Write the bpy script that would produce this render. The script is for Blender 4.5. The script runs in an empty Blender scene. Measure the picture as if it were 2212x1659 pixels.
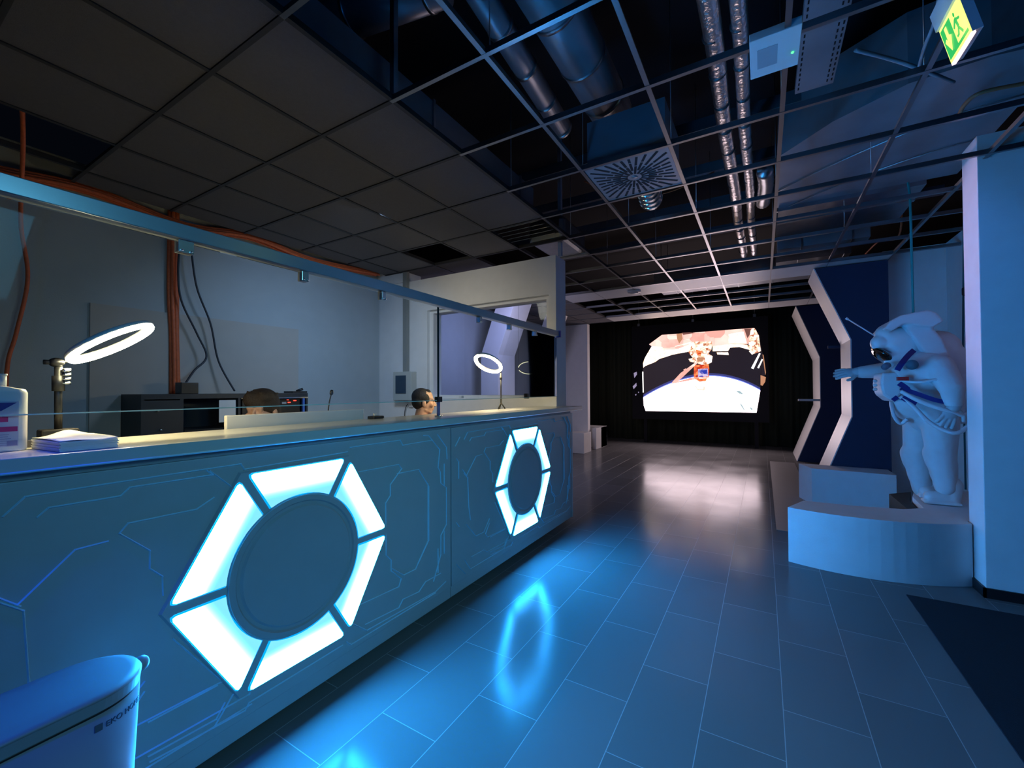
import bpy, bmesh, math, random
from mathutils import Vector, Matrix, noise
random.seed(7)
V = Vector
PI = math.pi
scene = bpy.context.scene
COL = scene.collection

# ------------------------------------------------------------------ camera, world, exposure
F, CX, CY = 911.0, 1106.0, 829.5
RIGHT = V((0.85940839, 0.51127133, -0.00434099))
FWD = V((-0.51116032, 0.85935089, 0.01520459))
UP = V((0.0115041, -0.01084801, 0.99987498))
CAMP = V((0, 0, 1.4))
cd = bpy.data.cameras.new('camera'); cam = bpy.data.objects.new('camera', cd); COL.objects.link(cam)
cd.sensor_fit = 'HORIZONTAL'; cd.sensor_width = 36; cd.lens = F / 2212 * 36; cd.clip_start = 0.02; cd.clip_end = 100
cam.matrix_world = Matrix(((RIGHT.x, UP.x, -FWD.x, CAMP.x), (RIGHT.y, UP.y, -FWD.y, CAMP.y), (RIGHT.z, UP.z, -FWD.z, CAMP.z), (0, 0, 0, 1)))
scene.camera = cam
scene.view_settings.view_transform = 'Standard'; scene.view_settings.look = 'None'
scene.view_settings.gamma = 1; scene.view_settings.use_curve_mapping = False
scene.view_settings.exposure = 0.0
w = bpy.data.worlds.new('world'); scene.world = w; w.use_nodes = True
w.node_tree.nodes['Background'].inputs[0].default_value = (0.02, 0.03, 0.06, 1)
w.node_tree.nodes['Background'].inputs[1].default_value = 0.05
try:
    scene.cycles.use_denoising = True
    scene.cycles.max_bounces = 8; scene.cycles.transparent_max_bounces = 16
    scene.cycles.caustics_reflective = False; scene.cycles.caustics_refractive = False
    scene.cycles.sample_clamp_indirect = 6
except Exception: pass

def ray(x, y):
    return RIGHT * (x - CX) + FWD * F - UP * (y - CY)
def at(x, y, axis, val):          # world point where the line of sight meets a world plane
    r = ray(x, y); return CAMP + r * ((val - CAMP[axis]) / r[axis])
def atX(x, y, v): return at(x, y, 0, v)
def atY(x, y, v): return at(x, y, 1, v)
def atZ(x, y, v): return at(x, y, 2, v)

def light(name, kind, loc, energy, color, size=0.3, rot=None, target=None, spread=None, spot=None, blend=0.6, sy=None):
    l = bpy.data.lights.new(name, kind); l.energy = energy; l.color = color
    if kind == 'AREA':
        l.size = size
        if sy: l.shape = 'RECTANGLE'; l.size_y = sy
        if spread: l.spread = spread
    elif kind == 'SPOT':
        l.spot_size = spot; l.spot_blend = blend; l.shadow_soft_size = size
    else: l.shadow_soft_size = size
    o = bpy.data.objects.new(name, l); COL.objects.link(o); o.location = loc
    if target is not None: o.rotation_euler = (V(target) - V(loc)).to_track_quat('-Z', 'Y').to_euler()
    return o
# unseen lamps: blue and violet entrance washes, plus fills added elsewhere for brightness
light('wash_blue_entrance', 'AREA', (0.9, -1.6, 2.7), 14, (0.015, 0.26, 1.0), 0.5, target=(1.6, 4.0, 0.9))
light('fill_soft_counter', 'AREA', (1.9, 0.6, 2.6), 6.0, (0.18, 0.70, 1.0), 0.8, target=(-1.7, 1.6, 0.75), spread=1.2)  # unseen fill from the opposite side, lifts the counter front
light('wash_violet_entrance', 'SPOT', (-1.48, 0.02, 2.88), 75, (0.0, 0.02, 1.0), 0.05, target=(-1.55, 0.28, 0.6), spot=0.50)
light('fill_blue_alcove', 'SPOT', (0.45, 3.2, 2.85), 15, (0.06, 0.28, 1.0), 0.15, target=(1.6, 5.9, 1.2), spot=1.25)  # unseen fill for the alcove and the astronaut
light('fill_lavender_pillar', 'SPOT', (-2.15, 4.50, 2.6), 170, (0.95, 0.62, 0.92), 0.10, target=(1.3, 3.8, 2.25), spot=0.60)  # unseen fill hidden behind the partition, brightens the pillar side
light('office_fill_cool', 'AREA', (-2.8, 2.4, 2.80), 9.5, (0.44, 0.67, 1.0), 0.5, target=(-4.5, 3.1, 1.1), spread=2.0)  # unseen cool fill added for the office wall
light('office_fill_warm', 'AREA', (-3.0, 2.2, 2.70), 2.6, (1.0, 0.93, 0.76), 0.3, target=(-3.0, 4.05, 1.9), spread=1.5)  # unseen warm fill added to brighten the window header
light('back_room_fill', 'AREA', (-3.0, 5.2, 2.6), 20, (0.62, 0.60, 1.0), 0.5, target=(-4.2, 6.4, 1.4))  # unseen lavender fill added behind the office window

# ------------------------------------------------------------------ materials
MATS = {}
def mat(name, color=(0.8, 0.8, 0.8), rough=0.5, metal=0.0, emis=None, es=0.0, var=0.06, scale=8.0, bump=0.0, bscale=60.0, coat=0.0, ior=None):
    if name in MATS: return MATS[name]
    m = bpy.data.materials.new(name); m.use_nodes = True; nt = m.node_tree; b = nt.nodes['Principled BSDF']
    b.inputs['Roughness'].default_value = rough; b.inputs['Metallic'].default_value = metal
    b.inputs['Coat Weight'].default_value = coat
    if ior: b.inputs['IOR'].default_value = ior
    tc = nt.nodes.new('ShaderNodeTexCoord'); nz = nt.nodes.new('ShaderNodeTexNoise'); nz.inputs['Scale'].default_value = scale; nz.inputs['Detail'].default_value = 3
    nt.links.new(tc.outputs['Object'], nz.inputs['Vector'])
    mx = nt.nodes.new('ShaderNodeMix'); mx.data_type = 'RGBA'
    mx.inputs[6].default_value = tuple(c * (1 - var) for c in color) + (1,)
    mx.inputs[7].default_value = tuple(min(1, c * (1 + var)) for c in color) + (1,)
    nt.links.new(nz.outputs['Fac'], mx.inputs[0]); nt.links.new(mx.outputs[2], b.inputs['Base Color'])
    if emis:
        b.inputs['Emission Color'].default_value = tuple(emis) + (1,); b.inputs['Emission Strength'].default_value = es
    if bump:
        n2 = nt.nodes.new('ShaderNodeTexNoise'); n2.inputs['Scale'].default_value = bscale; nt.links.new(tc.outputs['Object'], n2.inputs['Vector'])
        bp = nt.nodes.new('ShaderNodeBump'); bp.inputs['Strength'].default_value = bump; bp.inputs['Distance'].default_value = 0.01
        nt.links.new(n2.outputs['Fac'], bp.inputs['Height']); nt.links.new(bp.outputs['Normal'], b.inputs['Normal'])
    MATS[name] = m; return m
WHITE = mat('white_lacquer', (0.66, 0.66, 0.66), 0.42, bump=0.02)
PANEL = mat('counter_panel', (0.40, 0.41, 0.42), 0.45, bump=0.02)
LINE = mat('pattern_line', (0.52, 0.80, 0.98), 0.3)  # pale blue imitates hexagon light caught on the ridge edges
WALLW = mat('white_wall_paint', (0.78, 0.78, 0.79), 0.8, bump=0.08, bscale=120)
WALLG = mat('grey_wall_paint', (0.42, 0.46, 0.48), 0.85, bump=0.08, bscale=120)
NAVY = mat('navy_paint', (0.015, 0.025, 0.075), 0.7)
TILE = mat('ceiling_tile', (0.125, 0.122, 0.135), 0.95, var=0.1, scale=60, bump=0.3, bscale=300)
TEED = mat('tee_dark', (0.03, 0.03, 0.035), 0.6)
TEE = mat('tee_metal', (0.30, 0.30, 0.31), 0.34, 1.0)
TEEW = mat('tee_white', (0.27, 0.23, 0.235), 0.5, 0.3)
STEEL = mat('galvanised_steel', (0.42, 0.44, 0.47), 0.33, 1.0, var=0.2, scale=14, bump=0.03)
DUCT = mat('sheet_duct', (0.33, 0.35, 0.39), 0.38, 0.55, var=0.35, scale=3)
FOIL = mat('foil_wrap', (0.95, 0.90, 0.90), 0.30, 1.0, bump=0.9, bscale=28)
BLACK = mat('black_plastic', (0.012, 0.012, 0.014), 0.4)
SOOT = mat('black_paint', (0.008, 0.008, 0.012), 0.9)
CHROME = mat('chrome', (0.8, 0.8, 0.8), 0.12, 1.0)
TOP = mat('worktop_laminate', (0.55, 0.55, 0.53), 0.28, var=0.05, coat=0.2)
ORANGE = mat('orange_cable', (0.65, 0.13, 0.04), 0.55, var=0.3, scale=40)
CABLE = mat('dark_cable', (0.02, 0.022, 0.03), 0.5)
SKIN = mat('skin', (0.62, 0.36, 0.25), 0.5, var=0.08, scale=30)
HAIR = mat('dark_hair', (0.02, 0.015, 0.012), 0.6, var=0.4, scale=120, bump=0.5, bscale=200)
SUIT = mat('suit_fabric', (0.62, 0.64, 0.66), 0.8, var=0.08, bump=1.0, bscale=11)
STRAP = mat('navy_strap', (0.01, 0.012, 0.16), 0.6)
RED = mat('red_mark', (0.45, 0.02, 0.02), 0.5)
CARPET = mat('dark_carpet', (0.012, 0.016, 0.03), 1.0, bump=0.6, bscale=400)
def emit(name, color, s, base=(0.02, 0.02, 0.02)):
    return mat(name, base, 0.4, emis=color, es=s, var=0)

def segment_mat():      # acrylic diffuser lit from its outer edge
    m = bpy.data.materials.new('lit_acrylic'); m.use_nodes = True; nt = m.node_tree; b = nt.nodes['Principled BSDF']
    b.inputs['Base Color'].default_value = (0.5, 0.6, 0.65, 1); b.inputs['Roughness'].default_value = 0.4
    tc = nt.nodes.new('ShaderNodeTexCoord'); sp = nt.nodes.new('ShaderNodeSeparateXYZ'); nt.links.new(tc.outputs['Object'], sp.inputs[0])
    cb = nt.nodes.new('ShaderNodeCombineXYZ'); nt.links.new(sp.outputs['Y'], cb.inputs['Y']); nt.links.new(sp.outputs['Z'], cb.inputs['Z'])
    # distance to the outer straight edge: max over three directions of |p . n|
    prev = None
    for a in (30, 90, 150):
        d = nt.nodes.new('ShaderNodeVectorMath'); d.operation = 'DOT_PRODUCT'; d.inputs[1].default_value = (0, math.cos(math.radians(a)), math.sin(math.radians(a)))
        nt.links.new(cb.outputs[0], d.inputs[0])
        ab = nt.nodes.new('ShaderNodeMath'); ab.operation = 'ABSOLUTE'; nt.links.new(d.outputs['Value'], ab.inputs[0])
        if prev:
            mx = nt.nodes.new('ShaderNodeMath'); mx.operation = 'MAXIMUM'; nt.links.new(prev.outputs[0], mx.inputs[0]); nt.links.new(ab.outputs[0], mx.inputs[1]); prev = mx
        else: prev = ab
    mr = nt.nodes.new('ShaderNodeMapRange'); mr.interpolation_type = 'SMOOTHSTEP'
    mr.inputs['From Min'].default_value = 0.28; mr.inputs['From Max'].default_value = 0.405
    nt.links.new(prev.outputs[0], mr.inputs['Value'])
    pw_ = nt.nodes.new('ShaderNodeMath'); pw_.operation = 'POWER'; pw_.inputs[1].default_value = 2.6; nt.links.new(mr.outputs[0], pw_.inputs[0])
    st_ = nt.nodes.new('ShaderNodeMath'); st_.operation = 'MULTIPLY_ADD'; st_.inputs[1].default_value = 158.0; st_.inputs[2].default_value = 1.15; nt.links.new(pw_.outputs[0], st_.inputs[0])
    cf = nt.nodes.new('ShaderNodeMath'); cf.operation = 'MULTIPLY'; cf.use_clamp = True; cf.inputs[1].default_value = 1.25; nt.links.new(mr.outputs[0], cf.inputs[0])
    mc = nt.nodes.new('ShaderNodeMix'); mc.data_type = 'RGBA'; mc.inputs[6].default_value = (0.20, 0.66, 1.0, 1); mc.inputs[7].default_value = (0.0135, 0.32, 1.0, 1)
    nt.links.new(cf.outputs[0], mc.inputs[0]); nt.links.new(mc.outputs[2], b.inputs['Emission Color']); nt.links.new(st_.outputs[0], b.inputs['Emission Strength'])
    return m
SEG = segment_mat()
EDGE = emit('acrylic_edge_halo', (0.0, 0.36, 1.0), 1.3)  # glowing side bevel, also imitates the blue halo around the segments

def glass_mat(name, tint=(0.9, 0.95, 1.0), gl=0.06):
    m = bpy.data.materials.new(name); m.use_nodes = True; nt = m.node_tree
    for n in list(nt.nodes): nt.nodes.remove(n)
    out = nt.nodes.new('ShaderNodeOutputMaterial'); tr = nt.nodes.new('ShaderNodeBsdfTransparent'); tr.inputs[0].default_value = tint + (1,)
    g = nt.nodes.new('ShaderNodeBsdfGlossy'); g.inputs['Roughness'].default_value = 0.02; g.inputs[0].default_value = (0.9, 0.95, 1, 1)
    fr = nt.nodes.new('ShaderNodeLayerWeight'); fr.inputs['Blend'].default_value = 0.12
    mx = nt.nodes.new('ShaderNodeMixShader'); nt.links.new(fr.outputs['Fresnel'], mx.inputs[0]); nt.links.new(tr.outputs[0], mx.inputs[1]); nt.links.new(g.outputs[0], mx.inputs[2])
    nt.links.new(mx.outputs[0], out.inputs['Surface']); return m
GLASS = glass_mat('clear_glass')
GEDGE = mat('glass_edge', (0.55, 0.75, 0.68), 0.1, coat=1.0)

def floor_mat():
    m = bpy.data.materials.new('floor_tiles'); m.use_nodes = True; nt = m.node_tree; b = nt.nodes['Principled BSDF']
    tc = nt.nodes.new('ShaderNodeTexCoord'); mp = nt.nodes.new('ShaderNodeMapping'); mp.inputs['Rotation'].default_value = (0, 0, -PI / 2)
    mp.inputs['Location'].default_value = (-0.405 + 0.0, 0.06, 0)
    nt.links.new(tc.outputs['Object'], mp.inputs[0])
    br = nt.nodes.new('ShaderNodeTexBrick'); br.inputs['Scale'].default_value = 1; br.inputs['Brick Width'].default_value = 0.6; br.inputs['Row Height'].default_value = 0.3
    br.inputs['Mortar Size'].default_value = 0.0018; br.inputs['Mortar Smooth'].default_value = 0.1; br.offset = 0.5
    br.inputs['Color1'].default_value = (0.19, 0.19, 0.192, 1); br.inputs['Color2'].default_value = (0.225, 0.225, 0.23, 1); br.inputs['Mortar'].default_value = (0.45, 0.45, 0.45, 1)
    nt.links.new(mp.outputs[0], br.inputs['Vector'])
    nz = nt.nodes.new('ShaderNodeTexNoise'); nz.inputs['Scale'].default_value = 2.2; nz.inputs['Detail'].default_value = 4; nt.links.new(tc.outputs['Object'], nz.inputs['Vector'])
    mr = nt.nodes.new('ShaderNodeMapRange'); mr.inputs['From Min'].default_value = 0.1; mr.inputs['From Max'].default_value = 0.9; mr.inputs['To Min'].default_value = 0.13; mr.inputs['To Max'].default_value = 0.24
    nt.links.new(nz.outputs['Fac'], mr.inputs['Value'])
    nt.nodes.remove(b); out = nt.nodes['Material Output']; df = nt.nodes.new('ShaderNodeBsdfDiffuse'); gl = nt.nodes.new('ShaderNodeBsdfGlossy'); gl.inputs['Color'].default_value = (0.45, 0.45, 0.45, 1)
    fr = nt.nodes.new('ShaderNodeFresnel'); fr.inputs['IOR'].default_value = 1.5; ms = nt.nodes.new('ShaderNodeMixShader')
    nt.links.new(fr.outputs[0], ms.inputs[0]); nt.links.new(df.outputs[0], ms.inputs[1]); nt.links.new(gl.outputs[0], ms.inputs[2]); nt.links.new(ms.outputs[0], out.inputs['Surface'])
    nt.links.new(br.outputs['Color'], df.inputs['Color']); nt.links.new(mr.outputs[0], gl.inputs['Roughness'])
    # each tile sits a hair out of level, plus a soft waviness and the joint groove
    n2 = nt.nodes.new('ShaderNodeTexNoise'); n2.inputs['Scale'].default_value = 3.0; nt.links.new(tc.outputs['Object'], n2.inputs['Vector'])
    b1 = nt.nodes.new('ShaderNodeBump'); b1.inputs['Strength'].default_value = 0.04; b1.inputs['Distance'].default_value = 0.02; nt.links.new(n2.outputs['Fac'], b1.inputs['Height'])
    b2 = nt.nodes.new('ShaderNodeBump'); b2.inputs['Strength'].default_value = 0.5; b2.inputs['Distance'].default_value = 0.002; b2.invert = True
    nt.links.new(br.outputs['Fac'], b2.inputs['Height']); nt.links.new(b1.outputs[0], b2.inputs['Normal']); nt.links.new(b2.outputs[0], df.inputs['Normal']); nt.links.new(b2.outputs[0], gl.inputs['Normal'])
    return m

# ------------------------------------------------------------------ mesh collector
class MB:
    def __init__(s): s.v = []; s.f = []; s.mi = []; s.sm = []; s.m = 0
    def add(s, vs, fs, smooth=False):
        o = len(s.v); s.v += [V(p) for p in vs]
        for f in fs: s.f.append(tuple(i + o for i in f)); s.mi.append(s.m); s.sm.append(smooth)
        return s
    def use(s, m): s.m = m; return s
    def box(s, a, b):
        x0, x1 = sorted((a[0], b[0])); y0, y1 = sorted((a[1], b[1])); z0, z1 = sorted((a[2], b[2]))
        return s.add([(x0, y0, z0), (x1, y0, z0), (x1, y1, z0), (x0, y1, z0), (x0, y0, z1), (x1, y0, z1), (x1, y1, z1), (x0, y1, z1)],
                     [(3, 2, 1, 0), (4, 5, 6, 7), (0, 1, 5, 4), (1, 2, 6, 5), (2, 3, 7, 6), (3, 0, 4, 7)])
    def prism(s, pts, d):          # planar polygon pts pushed along d
        n = len(pts); d = V(d); pts = [V(p) for p in pts]
        nrm = V((0, 0, 0))
        for i in range(n): nrm += pts[i].cross(pts[(i + 1) % n])
        if nrm.dot(d) > 0: pts = pts[::-1]
        return s.add(pts + [p + d for p in pts], [tuple(range(n)), tuple(range(2 * n - 1, n - 1, -1))] + [((i + 1) % n, i, n + i, n + (i + 1) % n) for i in range(n)])
    def quad(s, *p): return s.add(p, [tuple(range(len(p)))])
    def tube(s, pts, r, seg=8, closed=False, caps=True, smooth=True):
        pts = [V(p) for p in pts]; n = len(pts); rr = r if isinstance(r, (list, tuple)) else [r] * n
        vs = []; fs = []; ref = None
        for i, p in enumerate(pts):
            if closed: t = pts[(i + 1) % n] - pts[i - 1]
            else: t = pts[min(i + 1, n - 1)] - pts[max(i - 1, 0)]
            t.normalize()
            if ref is None: ref = t.orthogonal().normalized()
            ref = (ref - t * ref.dot(t)).normalized(); b = t.cross(ref)
            for k in range(seg):
                a = 2 * PI * k / seg; vs.append(p + (ref * math.cos(a) + b * math.sin(a)) * rr[i])
        m = n if closed else n - 1
        for i in range(m):
            j = (i + 1) % n
            for k in range(seg):
                l = (k + 1) % seg; fs.append((i * seg + k, i * seg + l, j * seg + l, j * seg + k))
        if caps and not closed: fs += [tuple(range(seg))[::-1], tuple(range((n - 1) * seg, n * seg))]
        return s.add(vs, fs, smooth)
    def cyl(s, a, b, r, seg=16, r2=None): return s.tube([a, b], [r, r if r2 is None else r2], seg)
    def capsule(s, a, b, r1, r2, seg=16):
        a = V(a); b = V(b); d = (b - a); L = d.length; d = d / L if L > 1e-6 else V((0, 0, 1))
        pts = []; rs = []
        for i in range(6):
            t = i / 5 * PI / 2; pts.append(a - d * r1 * math.cos(t)); rs.append(max(r1 * math.sin(t), 1e-4))
        for i in range(6):
            t = i / 5 * PI / 2; pts.append(b + d * r2 * math.sin(t)); rs.append(max(r2 * math.cos(t), 1e-4))
        vs = []; ref = d.orthogonal().normalized(); bb = d.cross(ref)
        for p, r in zip(pts, rs):
            for k in range(seg): an = 2 * PI * k / seg; vs.append(p + (ref * math.cos(an) + bb * math.sin(an)) * r)
        fs = []
        for i in range(len(pts) - 1):
            for k in range(seg): l = (k + 1) % seg; fs.append((i * seg + k, i * seg + l, (i + 1) * seg + l, (i + 1) * seg + k))
        fs += [tuple(range(seg))[::-1], tuple(range((len(pts) - 1) * seg, len(pts) * seg))]
        return s.add(vs, fs, True)
    def ball(s, c, r, seg=20, rings=12, rot=None):
        c = V(c); r = V(r) if hasattr(r, '__len__') else V((r, r, r)); vs = []; fs = []
        for i in range(rings + 1):
            t = PI * i / rings
            for k in range(seg):
                a = 2 * PI * k / seg; p = V((math.sin(t) * math.cos(a) * r.x, math.sin(t) * math.sin(a) * r.y, math.cos(t) * r.z))
                if rot: p = rot @ p
                vs.append(c + p)
        for i in range(rings):
            for k in range(seg): l = (k + 1) % seg; fs.append((i * seg + k, (i + 1) * seg + k, (i + 1) * seg + l, i * seg + l))
        return s.add(vs, fs, True)
    def build(s, name, mats, parent=None, loc=None, bevel=0, props=None):
        me = bpy.data.meshes.new(name); o0 = V(loc) if loc else V((0, 0, 0))
        me.from_pydata([p - o0 for p in s.v], [], s.f)
        for m in (mats if isinstance(mats, (list, tuple)) else [mats]): me.materials.append(m)
        for p, mi, sm in zip(me.polygons, s.mi, s.sm): p.material_index = mi; p.use_smooth = sm
        bm = bmesh.new(); bm.from_mesh(me); bmesh.ops.remove_doubles(bm, verts=bm.verts, dist=1e-6); bm.to_mesh(me); bm.free()
        me.validate(); me.update()
        o = bpy.data.objects.new(name, me); COL.objects.link(o); o.location = o0
        if parent:
            o.parent = parent; o.location = o0 - PLOC.get(parent.name, V((0, 0, 0)))
        PLOC[o.name] = o0
        if bevel:
            b = o.modifiers.new('bevel', 'BEVEL'); b.width = bevel; b.segments = 2; b.limit_method = 'ANGLE'
        if props:
            for k, v in props.items(): o[k] = v
        return o
PLOC = {}
def tag(o, label, cat, group=None):
    o['label'] = label; o['category'] = cat
    if group: o['group'] = group
    return o
def thing(name, label, cat, loc, group=None):
    o = bpy.data.objects.new(name, None); COL.objects.link(o); o.location = loc; o.empty_display_size = 0.1
    PLOC[o.name] = V(loc); return tag(o, label, cat, group)
def struct(name, mb, m, bevel=0):
    o = mb.build(name, m, bevel=bevel); o['kind'] = 'structure'; return o
def copy_tree(o, parent=None):
    c = o.copy(); COL.objects.link(c); c.parent = parent
    for ch in list(o.children): copy_tree(ch, c)
    return c
def smoothline(pts, n=8):
    pts = [V(p) for p in pts]; out = []
    P = [pts[0]] + pts + [pts[-1]]
    for i in range(1, len(P) - 2):
        for k in range(n):
            t = k / n; a, b, c, d = P[i - 1], P[i], P[i + 1], P[i + 2]
            out.append(0.5 * ((2 * b) + (c - a) * t + (2 * a - 5 * b + 4 * c - d) * t * t + (3 * b - a - 3 * c + d) * t ** 3))
    out.append(pts[-1]); return out

# ------------------------------------------------------------------ room shell
CZ = 2.955
struct('floor', MB().box((-6, -3, -0.1), (5, 12.6, 0)), floor_mat())
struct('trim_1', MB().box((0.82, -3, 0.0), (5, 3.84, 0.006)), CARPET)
struct('wall_left', MB().box((-4.75, -3, 0), (-4.53, 12.6, 3.18)), WALLG)
struct('wall_back', MB().box((-6, 12.4, 0), (5, 12.6, 4.1)), SOOT)
struct('wall_front', MB().box((-6, -3.2, 0), (5, -3, 4.1)), SOOT)
struct('ceiling', MB().box((-6, -3.2, 4.1), (5, 12.6, 4.3)), SOOT)
struct('wall_far_right', MB().box((4.8, -3, 0), (5, 12.4, 4.1)), SOOT)
struct('wall_right', MB().box((1.27, 4.07, 0), (4.8, 4.32, 3.12)), WALLW, bevel=0.004)
struct('baseboard_right', MB().box((1.255, 4.055, 0), (4.8, 4.069, 0.065)).box((1.255, 4.055, 0), (1.269, 4.32, 0.065)), BLACK)
struct('wall_alcove_back', MB().box((1.30, 6.86, 0), (1.87, 6.95, 3.11)), WALLW)
struct('wall_alcove_side', MB().box((1.87, 4.32, 0), (1.97, 6.95, 3.11)), WALLW)
struct('wall_far_left', MB().box((-4.53, 9.40, 0), (-3.53, 9.55, CZ)), WALLW)
# partition with the office window
pw = MB()
pw.box((-4.53, 4.05, 0), (-3.66, 4.30, 2.83)); pw.box((-3.66, 4.05, 0), (-1.95, 4.30, 1.31)); pw.box((-3.66, 4.05, 2.42), (-1.95, 4.30, 2.83))
pw.box((-1.95, 4.05, 0), (-1.865, 4.30, 2.83)); pw.box((-4.53, 4.02, 2.83), (-4.0, 4.30, 3.10))
struct('wall_partition', pw, WALLW)
wf = MB()
for a, b in (((-3.66, 4.10, 1.31), (-3.60, 4.25, 2.42)), ((-2.0, 4.10, 1.31), (-1.95, 4.25, 2.42)), ((-3.6, 4.10, 1.31), (-2.0, 4.25, 1.345)), ((-3.6, 4.10, 2.385), (-2.0, 4.25, 2.42))): wf.box(a, b)
win = struct('window_1', wf, WALLW)
MB().box((-3.6, 4.17, 1.345), (-2.0, 4.178, 2.385)).build('glass_pane', GLASS, win)

# ceiling: tile field and the open grid
GX = [-4.69 + 0.6 * i for i in range(12)]     # -4.69 ... 1.91 ; includes -1.69, -1.09, -0.49, 0.11, 0.71, 1.31
GY = [-2.0 + 0.6 * j for j in range(20)]       # ... 1.0, 1.6 ... 9.4
missing = {(-3.49, 3.4), (-2.29, 3.4), (-2.29, 4.0), (-2.89, 4.0), (-3.49, 2.8) if False else (9, 9)}
tiles = MB()
def has_tile(x, y):
    k = (round(x, 2), round(y, 2))
    if k in missing: return False
    if x < -4.2 and y < 4.5: return False
    if x < -4.0 and y < 0.95: return False
    if y < 4.55 and x < -1.70: return True
    if y > 4.5 and x < -2.95: return True
    if abs(y - 6.4) < 0.02 or abs(y - 8.8) < 0.02: return x < 1.25
    return False
for x in GX[:-1]:
    for y in GY[:-1]:
        if has_tile(x, y): tiles.box((x + 0.012, y + 0.012, CZ + 0.004), (x + 0.588, y + 0.588, CZ + 0.02))
for y in GY[:-1]:
    if 0.9 < y < 3.5: tiles.box((-4.36, y + 0.012, CZ + 0.004), (-4.102, y + 0.588, CZ + 0.02))
struct('ceiling', tiles, TILE)
bl = MB()
for x in GX[:-1]:
    for y in (6.4, 8.8):
        if x > -2.95 and x < 1.25: bl.box((x + 0.004, y + 0.012, CZ - 0.004), (x + 0.596, y + 0.588, CZ + 0.003))
struct('trim_2', bl, WHITE)
n = 3
for x in GX:
    if x < -4.2: continue
    t = MB(); y1 = 9.4
    t.box((x - 0.012, -2, CZ - 0.002), (x + 0.012, y1, CZ + 0.002)); t.box((x - 0.002, -2, CZ + 0.0021), (x + 0.002, y1, CZ + 0.038))
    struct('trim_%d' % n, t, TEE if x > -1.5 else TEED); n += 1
for y in GY:
    x0 = -4.36 if y < 4.5 else -4.52
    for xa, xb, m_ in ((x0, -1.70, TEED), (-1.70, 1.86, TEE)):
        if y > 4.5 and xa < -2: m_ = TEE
        t = MB(); t.box((xa, y - 0.011, CZ - 0.0035), (xb, y + 0.011, CZ - 0.0005)); t.box((xa, y - 0.002, CZ + 0.004), (xb, y + 0.002, CZ + 0.034))
        struct('trim_%d' % n, t, m_); n += 1

# ------------------------------------------------------------------ counter
XF = -1.70
def P2(x, y): p = atX(x, y, XF); return (p.y, p.z)
def unit_parts(root, y0, hz, cx):
    # body shell, plinth band and kickplate
    MB().box((-2.05, y0 + 0.006, 0.17), (XF - 0.02, y0 + 1.959, 1.165)).build('cabinet_body', WHITE, root, loc=(XF, y0, 0))
    panel = MB().box((XF - 0.018, y0 + 0.004, 0.165), (XF, y0 + 1.961, 1.165)).build('front_panel', PANEL, root, loc=(XF, y0, 0), bevel=0.003)
    MB().box((XF - 0.03, y0 + 0.001, 0.095), (XF - 0.008, y0 + 1.964, 0.162)).build('base_band', PANEL, root, loc=(XF, y0, 0), bevel=0.002)
    MB().box((-1.92, y0 + 0.001, 0.0), (-1.90, y0 + 1.964, 0.095)).build('kickplate', BLACK, root, loc=(XF, y0, 0))
    return panel
def relief(panel, y0, lines):
    r = MB()
    for ln in lines:
        for (a, b) in zip(ln[:-1], ln[1:]):
            a = V((XF, a[0] + y0, a[1])); b = V((XF, b[0] + y0, b[1])); d = (b - a)
            if d.length < 1e-4: continue
            d.normalize(); nrm = V((0, -d.z, d.y)) * 0.0026; a = a - d * 0.002; b = b + d * 0.002
            r.add([a - nrm, b - nrm, b + nrm, a + nrm, a + V((0.006, 0, 0)), b + V((0.006, 0, 0))], [(0, 1, 5, 4), (2, 3, 4, 5), (0, 4, 3), (1, 2, 5)])
    return r.build('raised_line_pattern', LINE, panel, loc=(XF, y0, 0))
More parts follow.
